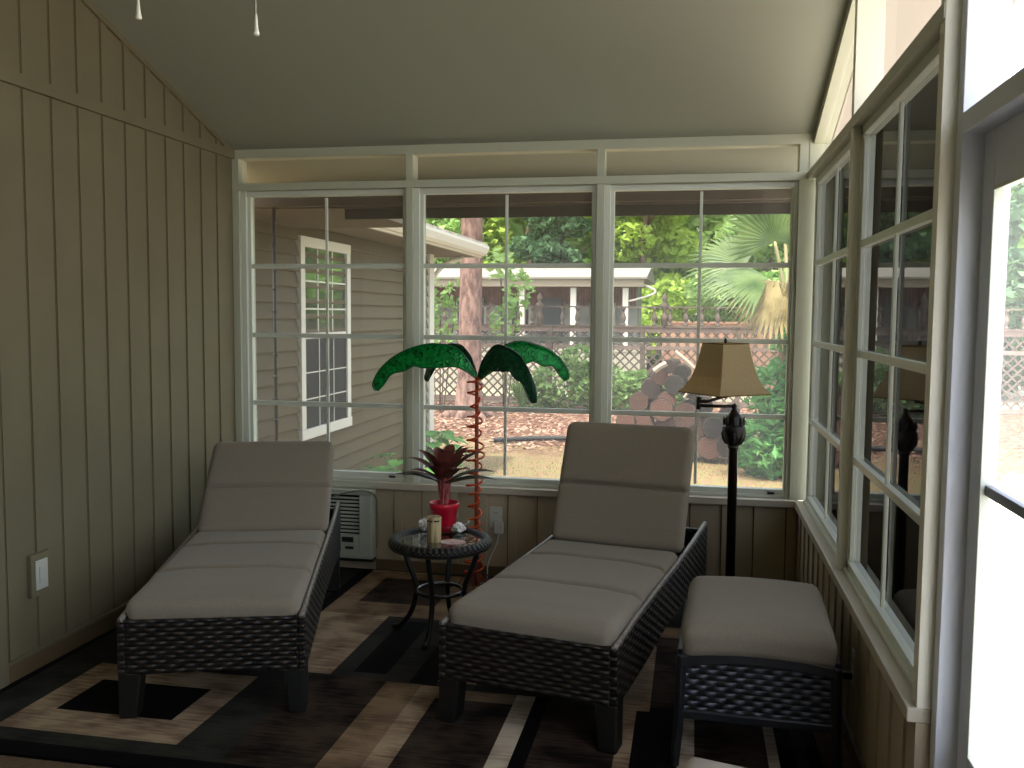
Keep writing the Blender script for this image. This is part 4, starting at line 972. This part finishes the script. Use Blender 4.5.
# house wing with lap siding, seen through the left window
def wing():
    XW = -.5; ya, yb = .62, 5.77
    r = thing('house_wing', 'tan lap-sided house wing with white window outside the left window', 'house', (XW, 0, 0))
    Ms = mat('tan_lap_siding', '#564a30', .6, .25, bump=.05, bscale=80); b = NB(); e = .127; z = GZ0+.12; hz = 2.36
    while z < hz:
        prism(b, [(-.02, z), (.030, z), (.032, z+.010), (.002, z+e), (-.02, z+e)], 1, ya, yb); z += e
    obj('siding', b, Ms, r)
    b = NB(); bx(b, -4.5, -.02, ya+.003, yb-.004, GZ0-.1, hz+.1); obj('wall', b, Ms, r)
    b = NB(); bx(b, -.02, .022, ya, yb, GZ0-.1, GZ0+.125); obj('foundation', b, mat('grey_foundation', '#6b665e', .9, .1), r)
    Mt = mat('white_exterior_trim', '#d6d2c8', .45, .35)
    b = NB(); bx(b, -.09, .05, yb-.09, yb+.10, GZ0-.1, hz); obj('corner_post', b, Mt, r, bevel=.004)
    # window
    y0, y1, z0, z1 = 1.97, 3.07, .45, 2.12
    w = None; b = NB(); tt = .085
    bx(b, .0, .05, y0, y0+tt, z0+tt, z1-tt); bx(b, .0, .05, y1-tt, y1, z0+tt, z1-tt); bx(b, .0, .052, y0-.003, y1+.003, z1-tt, z1); bx(b, .0, .055, y0-.01, y1+.01, z0, z0+tt); bx(b, .0, .035, y0+tt, y1-tt, 1.28, 1.33)
    w = obj('window', b, Mt, r, bevel=.004)
    b = NB(); bx(b, .02, .024, y0+tt, y1-tt, 1.33, z1-tt); obj('upper_pane', b, M_refl, w)
    b = NB(); bx(b, .03, .034, y0+tt, y1-tt, z0+tt, 1.28); obj('lower_screen', b, mat('dark_screen', '#131619', .6, .3), w)
    b = NB(); ym = (y0+y1)/2
    for dy in (-.16, .16): bx(b, .024, .03, ym+dy-.008, ym+dy+.008, 1.33, z1-tt); bx(b, .0345, .038, ym+dy-.006, ym+dy+.006, z0+tt, 1.28)
    for zz in (1.53, 1.76): bx(b, .024, .03, y0+tt, y1-tt, zz-.007, zz+.007)
    for zz in (.78, 1.0): bx(b, .0345, .038, y0+tt, y1-tt, zz-.005, zz+.005)
    obj('muntin', b, Mt, w)
    # eave, gutter, roof
    b = NB(); bx(b, -.1, .5, ya+.0, yb+.55, 2.21, 2.235); obj('soffit', b, mat('beige_soffit', '#726a5e', .7, .2), r)
    b = NB(); bx(b, .5, .53, ya, yb+.57, 2.2, 2.34); prism(b, [(.53, 2.22), (.53, 2.33), (.63, 2.34), (.63, 2.31), (.60, 2.25), (.57, 2.22)], 1, ya, yb+.57); obj('gutter', b, Mt, r)
    b = NB(); prism(b, [(.6, 2.345), (.6, 2.375), (-4.4, 3.6), (-4.4, 3.55)], 1, ya, yb+.62); obj('roof', b, mat('pale_shingles', '#b9b2a8', .85, .1, var='#8e877c', vscale=16), r)
    b = NB(); bx(b, -4.4, .5, yb+.53, yb+.57, 2.2, 2.36); obj('fascia', b, Mt, r)
    b = NB(); tube(b, smooth_path([(-.03, yb+.05, 1.5), (.0, yb+.1, 1.85), (.12, yb+.3, 2.1), (.3, yb+.5, 2.19)], 5), .03, 8); obj('arched_bracket', b, Mt, r)
M_refl = mat('painted_reflection_glass', '#2c3a2c', .04, 1.0, metal=.6, var='#6f8a60', vscale=2.5)  # green mottling stands in for foliage reflected in the pane
wing()
# rain chain hanging at the porch corner
b = NB(); tube(b, [(0, 0, 1.70), (0, 0, 0)], .012, 8)
for k in range(12): lathe(b, [(.008, .05+.14*k), (.02, .065+.14*k), (.008, .085+.14*k)], 8)
o = obj('rain_chain', b, M_dark, smooth=True); o.location = (.045, .45, .5); tag(o, 'dark rain chain hanging from the eave outside the left window', 'rain chain')
b = NB(); bx(b, .03, .06, .43, .47, 2.19, 2.21)
o.location.z = .46

# log pile
def logs():
    Mb = mat('grey_log_bark', '#4f443d', .9, .1, var='#2e2622', vscale=12, bump=.6, bscale=30)
    def endm(i, c):
        m, n, l, bs = newmat('cut_log_end_%d' % i); tc = n.new('ShaderNodeTexCoord'); sp = n.new('ShaderNodeSeparateXYZ'); l.new(tc.outputs['Object'], sp.inputs[0])
        rad = math_node(n, l, 'SQRT', math_node(n, l, 'ADD', math_node(n, l, 'MULTIPLY', sp.outputs[0], sp.outputs[0]), math_node(n, l, 'MULTIPLY', sp.outputs[2], sp.outputs[2])))
        s = math_node(n, l, 'ADD', math_node(n, l, 'MULTIPLY', math_node(n, l, 'SINE', math_node(n, l, 'MULTIPLY', rad, 190)), .5), .5)
        r = n.new('ShaderNodeValToRGB'); l.new(s, r.inputs[0]); r.color_ramp.elements[0].color = lin(c[0]); r.color_ramp.elements[1].color = lin(c[1]); l.new(r.outputs[0], bs.inputs['Base Color']); bs.inputs['Roughness'].default_value = .9; return m
    E = [endm(0, ('#38241c', '#573c31')), endm(1, ('#241a17', '#362923')), endm(2, ('#48302a', '#6a4a3d')), endm(3, ('#1b1716', '#28231f'))]
    s = 12.2/922; X0, Z0, cx, cy = 2.27, .40, 660, 400
    # picture-like elevation of the heap as widths/heights in metres (x across, z up), radius
    L = [(630, 448, 15, 0), (652, 450, 15, 2), (682, 447, 17, 1), (708, 448, 14, 2), (726, 446, 13, 1), (640, 430, 15, 2), (664, 430, 13, 0), (688, 430, 16, 0), (712, 428, 12, 3), (733, 432, 12, 1),
         (637, 404, 11, 0), (660, 411, 13, 2), (665, 402, 10.5, 2), (684, 416, 14, 0), (702, 407, 10, 3), (649, 391, 11.5, 1), (658, 379, 9, 0), (672, 386, 11, 3), (665, 368, 8, 1), (678, 374, 9, 3), (691, 392, 9, 1), (624, 424, 11, 2), (725, 415, 10, 1)]
    rnd = random.Random(3); y0 = 7.35
    base = X0
    names = ['bottom row', 'second row', 'middle', 'upper']
    for i, (px_, py_, rr, e) in enumerate(L):
        x = X0+(px_-cx)*s; z = GZ0+.02+(462-py_)*s*1.0; R = rr*s*.93; Lh = rnd.uniform(.42, .6)
        b = NB(); n = 18; ph = rnd.random()*9
        A = [b.verts.new((R*(1+.05*sin(3*k+ph))*cos(2*pi*k/n), 0, R*(1+.05*cos(2*k+ph))*sin(2*pi*k/n))) for k in range(n)]
        B = [b.verts.new((v.co.x*.97, Lh, v.co.z*.97)) for v in A]
        A2 = [b.verts.new((v.co.x*.9, -.004, v.co.z*.9)) for v in A]
        for k in range(n): b.faces.new((A[k], A[(k+1) % n], A2[(k+1) % n], A2[k])).material_index = 0
        f = b.faces.new(A2); f.material_index = 1; f = b.faces.new(B[::-1]); f.material_index = 1
        for k in range(n): b.faces.new((A[k], B[k], B[(k+1) % n], A[(k+1) % n])).material_index = 0
        o = obj('log', b, [Mb, E[e]]); o.location = (x, y0+rnd.uniform(-.06, .08)+(.02 if z > .5 else 0), max(z, GZ0+R)); o.rotation_euler = (0, 0, rnd.uniform(-.2, .2))
        row = 'bottom row' if py_ > 440 else 'second row' if py_ > 420 else 'third row' if py_ > 400 else 'upper rows' if py_ > 380 else 'top'
        tone = ['brown', 'dull grey-brown', 'orange-tan', 'dark grey'][e]
        tag(o, '%s cut log in the %s of the log pile outside the right window' % (tone, row), 'log', 'logs in the log pile')
    # split white sticks leaning on the heap
    Ms = mat('bleached_stick', '#a89b8c', .8, .1)
    for i, (a, c, w, lb) in enumerate((((672, 352), (695, 372), 3.2, 'bleached split stick lying across the top of the log pile'), ((682, 398), (699, 376), 2.0, 'pale thin stick leaning on the right side of log pile'), ((664, 364), (652, 372), 4, 'short pale log piece near the top left of the heap'), ((690, 368), (706, 392), 2.4, 'grey branch hanging down the right side of the log pile'))):
        b = NB(); P = lambda q: (X0+(q[0]-cx)*s, y0-.04, GZ0+.02+(462-q[1])*s); m_ = [(P(a)[k]+P(c)[k])/2 for k in range(3)]; m_[2] += .01
        tube(b, [P(a), m_, P(c)], w*s*.8, 6); tag(obj('stick', b, Ms if i != 3 else Mb), lb, 'stick')
logs()

# fan palm in the right window
def fan_palm():
    t = thing('fan_palm', 'fan palm with drooping fronds outside the right window', 'palm', (3.62, 6.4, GZ0-.03))
    Mg = mat('palm_leaf_green', '#3d5c28', .4, .5, var='#6d8648', vscale=4, trans=.4); Md = mat('dry_palm_leaf', '#a39468', .8, .1, var='#6f6342', vscale=6, trans=.25); Ms = mat('palm_stem', '#a39a74', .6, .3)
    b = NB(); tube(b, [(.25, .1, 0), (.22, .08, 1.0), (.15, .03, 1.9)], [.15, .13, .12], 12); obj('trunk', b, mat('fibrous_trunk', '#6d5a44', .95, .05, bump=.8, bscale=30), t, smooth=True)
    rnd = random.Random(6)
    def fan_leaf(c, tip, nrm, R, m, droop=.25, n=26, spread=2.6, base=(.15, .03, 1.9)):
        c = Vector(c); d = Vector(tip).normalized(); nrm = Vector(nrm).normalized(); sd = d.cross(nrm).normalized(); b = NB()
        for i in range(n):
            a = -spread/2+spread*i/(n-1); dd = d*cos(a)+sd*sin(a); w = R*spread/n*.42; pr = dd.cross(nrm); L = R*(.85+.25*cos(a))*rnd.uniform(.9, 1.05)
            rows = []
            for k in range(6):
                tt = k/5; p = c+dd*L*tt+Vector((0, 0, -droop*L*tt**2.4)); ww = w*min(1, .15+tt*1.6)*(1 if tt < .6 else 1-(tt-.6)/.4*.95); rows.append((b.verts.new(p-pr*ww), b.verts.new(p+nrm*ww*.3), b.verts.new(p+pr*ww)))
            for A, C in zip(rows, rows[1:]): b.faces.new((A[0], A[1], C[1], C[0])); b.faces.new((A[1], A[2], C[2], C[1]))
        lf = obj('frond', b, m, t, fix=False)
        b = NB(); bs = Vector(base); mid = (bs+c)/2+Vector((0, 0, .08)); tube(b, smooth_path([bs, mid, c], 4), [.022]*8+[.012], 6); obj('frond_stem', b, Ms, lf, smooth=True)
    # leaf centres relative to the base (ground = 0)
    fan_leaf((-.05, -.2, 2.85), (-.15, -.2, 1), (.15, -1, -.1), .66, Mg, .06, spread=3.6)
    fan_leaf((-.12, -.35, 2.40), (-.9, -.2, .12), (.1, -.5, .9), .72, Mg, .3, spread=2.2)
    fan_leaf((.15, -.4, 2.38), (.9, -.3, -.1), (0, -.5, .9), .7, Mg, .35, spread=2.4)
    fan_leaf((-.02, -.42, 2.38), (-.55, -.3, -.7), (.1, -1, .3), .6, Md, .3, n=15, spread=1.7)
    fan_leaf((.1, -.38, 2.36), (-.05, -.4, -.9), (.1, -1, .2), .5, Md, .1, n=11, spread=.8)
    fan_leaf((.35, .2, 2.7), (.7, .2, .7), (.2, -1, .2), .7, Mg, .15, spread=3.0)
    fan_leaf((-.35, .35, 2.6), (-.8, .3, .5), (.1, -1, .4), .7, Mg, .2, spread=2.8)
    fan_leaf((.1, .3, 3.1), (.1, .1, 1), (.0, -1, .2), .8, Mg, .12, spread=3.2)
    b = NB()
    for k in range(60):
        x = rnd.uniform(-.25, .2); z = 2.35+rnd.uniform(-.1, .05); L = rnd.uniform(.15, .5); tube(b, [(x, -.42+rnd.uniform(-.05, .05), z), (x-.04, -.45, z-L*.6), (x-.06+rnd.uniform(-.03, .03), -.45, z-L)], .006, 4)
    obj('dead_leaf_strings', b, Md, t)
fan_palm()
def plant(name, label, cat, loc, blobs, n, size, lm, seed, aspect=1.8, group=None, stems=6, kind=None):
    rnd = random.Random(seed); t = thing(name, label, cat, loc, 0, group); b = NB(); leafcloud(b, crown_pts(rnd, n, blobs), size, rnd, aspect); obj('foliage', b, lm, t, fix=False)
    b = NB()
    for k in range(stems):
        q = blobs[k % len(blobs)]; tube(b, [(q[0]*.2, q[1]*.2, -.04), (q[0]*.6, q[1]*.6, q[2]*.5), (q[0], q[1], q[2])], .012, 5)
    obj('stem', b, BARK, t)
# feathery bush on the right
plant('cypress_bush', 'feathery bright green bush under the fan palm, right window', 'bush', (3.95, 6.6, GZ0), [(-.35, -.1, .35, .42, .4), (.1, 0, .5, .55, .5), (-.12, -.1, 1.0, .48, .45), (.3, .1, 1.2, .5, .5), (.1, -.1, 1.65, .42, .45), (.45, 0, 1.95, .35, .35), (.7, .2, .6, .5, .6)], 9000, .06, L_fern, 31, 2.6)
plant('green_shrub', 'light green shrub in front of the fence behind the palm light', 'shrub', (.1, 13.6, GZ0), [(0, 0, .55, .7, .55), (.7, .1, .5, .6, .5), (-.6, 0, .3, .5, .35), (.3, 0, 1.0, .4, .35), (1.2, .1, .35, .5, .4)], 3000, .075, L_shrub, 32)
plant('green_shrub', 'low green shrub at the fence foot beside the log pile', 'shrub', (1.6, 13.9, GZ0), [(0, 0, .4, .4, .4), (.5, 0, .3, .4, .3)], 1500, .1, L_shrub, 33)
plant('thin_sapling', 'thin leafy sapling standing left of the pine trunk', 'sapling', (-2.25, 12.6, GZ0), [(0, 0, 1.9, .35, .4), (.3, .1, 2.3, .3, .3), (-.3, 0, 2.5, .3, .3), (.1, 0, 1.4, .25, .2)], 260, .10, L_mid, 34)
plant('thin_sapling', 'thin leafy sapling standing right of the pine trunk', 'sapling', (-1.0, 12.9, GZ0), [(0, 0, 1.8, .3, .4), (.25, .1, 2.4, .3, .4), (-.1, 0, 2.9, .3, .3)], 260, .10, L_mid, 35)
def spiky(label, loc, h, n, seed):
    rnd = random.Random(seed); b = NB()
    for k in range(n):
        a = rnd.uniform(0, 2*pi); L = h*rnd.uniform(.7, 1.1); o_ = h*rnd.uniform(.2, .7); sd = Vector((-sin(a), cos(a), 0))*.018; rows = []
        for j in range(5):
            t = j/4; p = Vector((o_*t*t*cos(a), o_*t*t*sin(a), L*t-(.25*L*t*t))); w = sd*(1-t*.9); rows.append((b.verts.new(p-w), b.verts.new(p+w)))
        for A, C in zip(rows, rows[1:]): b.faces.new((A[0], A[1], C[1], C[0]))
    o = obj('daylily_clump', b, L_shrub, fix=False); o.location = loc; tag(o, label, 'plant')
spiky('strappy green daylily clump left of the shrub before the fence', (-.75, 13.2, GZ0-.02), 1.1, 70, 41)
def hosta(label, loc, R, seed, n=22):
    rnd = random.Random(seed); b = NB()
    for k in range(n):
        a = rnd.uniform(0, 2*pi); L = R*rnd.uniform(.6, 1); el = rnd.uniform(.3, 1.2); c = Vector((cos(a)*L*cos(el), sin(a)*L*cos(el), L*sin(el)+.06)); d = Vector((cos(a), sin(a), .1)).normalized(); sd = Vector((-sin(a), cos(a), 0)); s = R*.38; rows = []
        for j in range(6):
            t = j/5; w = s*.42*sin(pi*min(.98, t*.9+.1)); p = c+d*s*(t-.3)+Vector((0, 0, -s*.35*t*t)); rows.append((b.verts.new(p-sd*w), b.verts.new(p-Vector((0, 0, .01))), b.verts.new(p+sd*w)))
        for A, C in zip(rows, rows[1:]): b.faces.new((A[0], A[1], C[1], C[0])); b.faces.new((A[1], A[2], C[2], C[1]))
        tube(b, [(0, 0, -.02), (c.x*.5, c.y*.5, c.z*.6), tuple(c)], .006, 4)
    o = obj('hydrangea_plant', b, L_fern2, fix=False); o.location = loc; tag(o, label, 'plant')
L_fern2 = leafm('broad_leaf', '#4f8a3a', '#79b556', 5)
hosta('broad-leaved green plant low outside, right of the window post', (-.35, 5.2, GZ0+.03), .62, 51, 34)
hosta('broad-leaved green plant against the siding outside the left window', (.12, 2.9, GZ0+.2), .48, 52, 40)
# fern outside the door
def fern(label, loc, R, seed):
    rnd = random.Random(seed); b = NB()
    for k in range(26):
        a = rnd.uniform(0, 2*pi); L = R*rnd.uniform(.7, 1.1); H = R*rnd.uniform(.5, 1.1)
        for j in range(1, 12):
            t = j/12; p = Vector((cos(a)*L*t, sin(a)*L*t, H*sin(pi*.62*t))); sd = Vector((-sin(a), cos(a), 0)); s = R*.2*(1-t*.8)
            for sg in (-1, 1):
                q = p+sd*sg*s+Vector((cos(a)*s*.4, sin(a)*s*.4, -s*.25)); w = Vector((cos(a), sin(a), 0))*R*.022
                v = [b.verts.new(x) for x in (p-w, p+w, q)]; b.faces.new(v)
    o = obj('fern', b, L_fern, fix=False); o.location = loc; tag(o, label, 'fern')
fern('bright green fern outside the glass door', (5.6, 5.3, GZ0+.0), .62, 61)
fern('bright green fern farther out at the patio edge', (7.4, 6.2, GZ0+.0), .7, 62)
# landscape pipe on the ground
b = NB(); tube(b, smooth_path([(-.25, 8.45, GZ0+.05), (.4, 8.75, GZ0+.06), (1.1, 8.9, GZ0+.06), (2.0, 8.8, GZ0+.06), (3.0, 9.0, GZ0+.05)], 8), .038, 8)
tag(obj('drainage_pipe', b, mat('black_corrugated_pipe', '#1b1c1f', .5, .4, bump=.4, bscale=80), smooth=True), 'dark drainage pipe lying on the ground in front of the leaf litter', 'pipe')
# litter leaves and grass blades
def scatter(name, label, cat, n, box_, size, m, seed, up=False):
    rnd = random.Random(seed); b = NB()
    for _ in range(n):
        x, y = rnd.uniform(*box_[0]), rnd.uniform(*box_[1]); g = GZ0+.05*noise.noise(Vector((x*.6, y*.6, 0)))
        s = size*rnd.uniform(.6, 1.3); a = rnd.uniform(0, 6.28)
        if up:
            w = Vector((cos(a), sin(a), 0))*s*.1; t = Vector((rnd.uniform(-.4, .4)*s, rnd.uniform(-.4, .4)*s, s)); p = Vector((x, y, g-.01)); b.faces.new([b.verts.new(q) for q in (p-w, p+w, p+t)])
        else:
            u = Vector((cos(a), sin(a), rnd.uniform(-.3, .3)))*s; v = Vector((-sin(a), cos(a), rnd.uniform(-.3, .3)))*s*.5; p = Vector((x, y, g+.015)); b.faces.new([b.verts.new(q) for q in (p-u, p-v, p+u, p+v)])
    o = obj(name, b, m, fix=False); tag(o, label, cat, kind='stuff')
scatter('grass_blades', 'sparse short grass covering the near lawn beyond the windows', 'grass', 7000, ((-.4, 5.5), (2.5, 8.3)), .045, mat('grass_blade', '#869650', .7, .1, var='#a98c66', vscale=2, trans=.3), 71, True)
scatter('leaf_litter', 'pale dry leaves scattered on the brown ground near the fence', 'leaves', 6000, ((-4, 5), (7.8, 14.6)), .045, mat('dry_leaf', '#8e6c58', .8, .1, var='#b59c8a', vscale=9), 72)
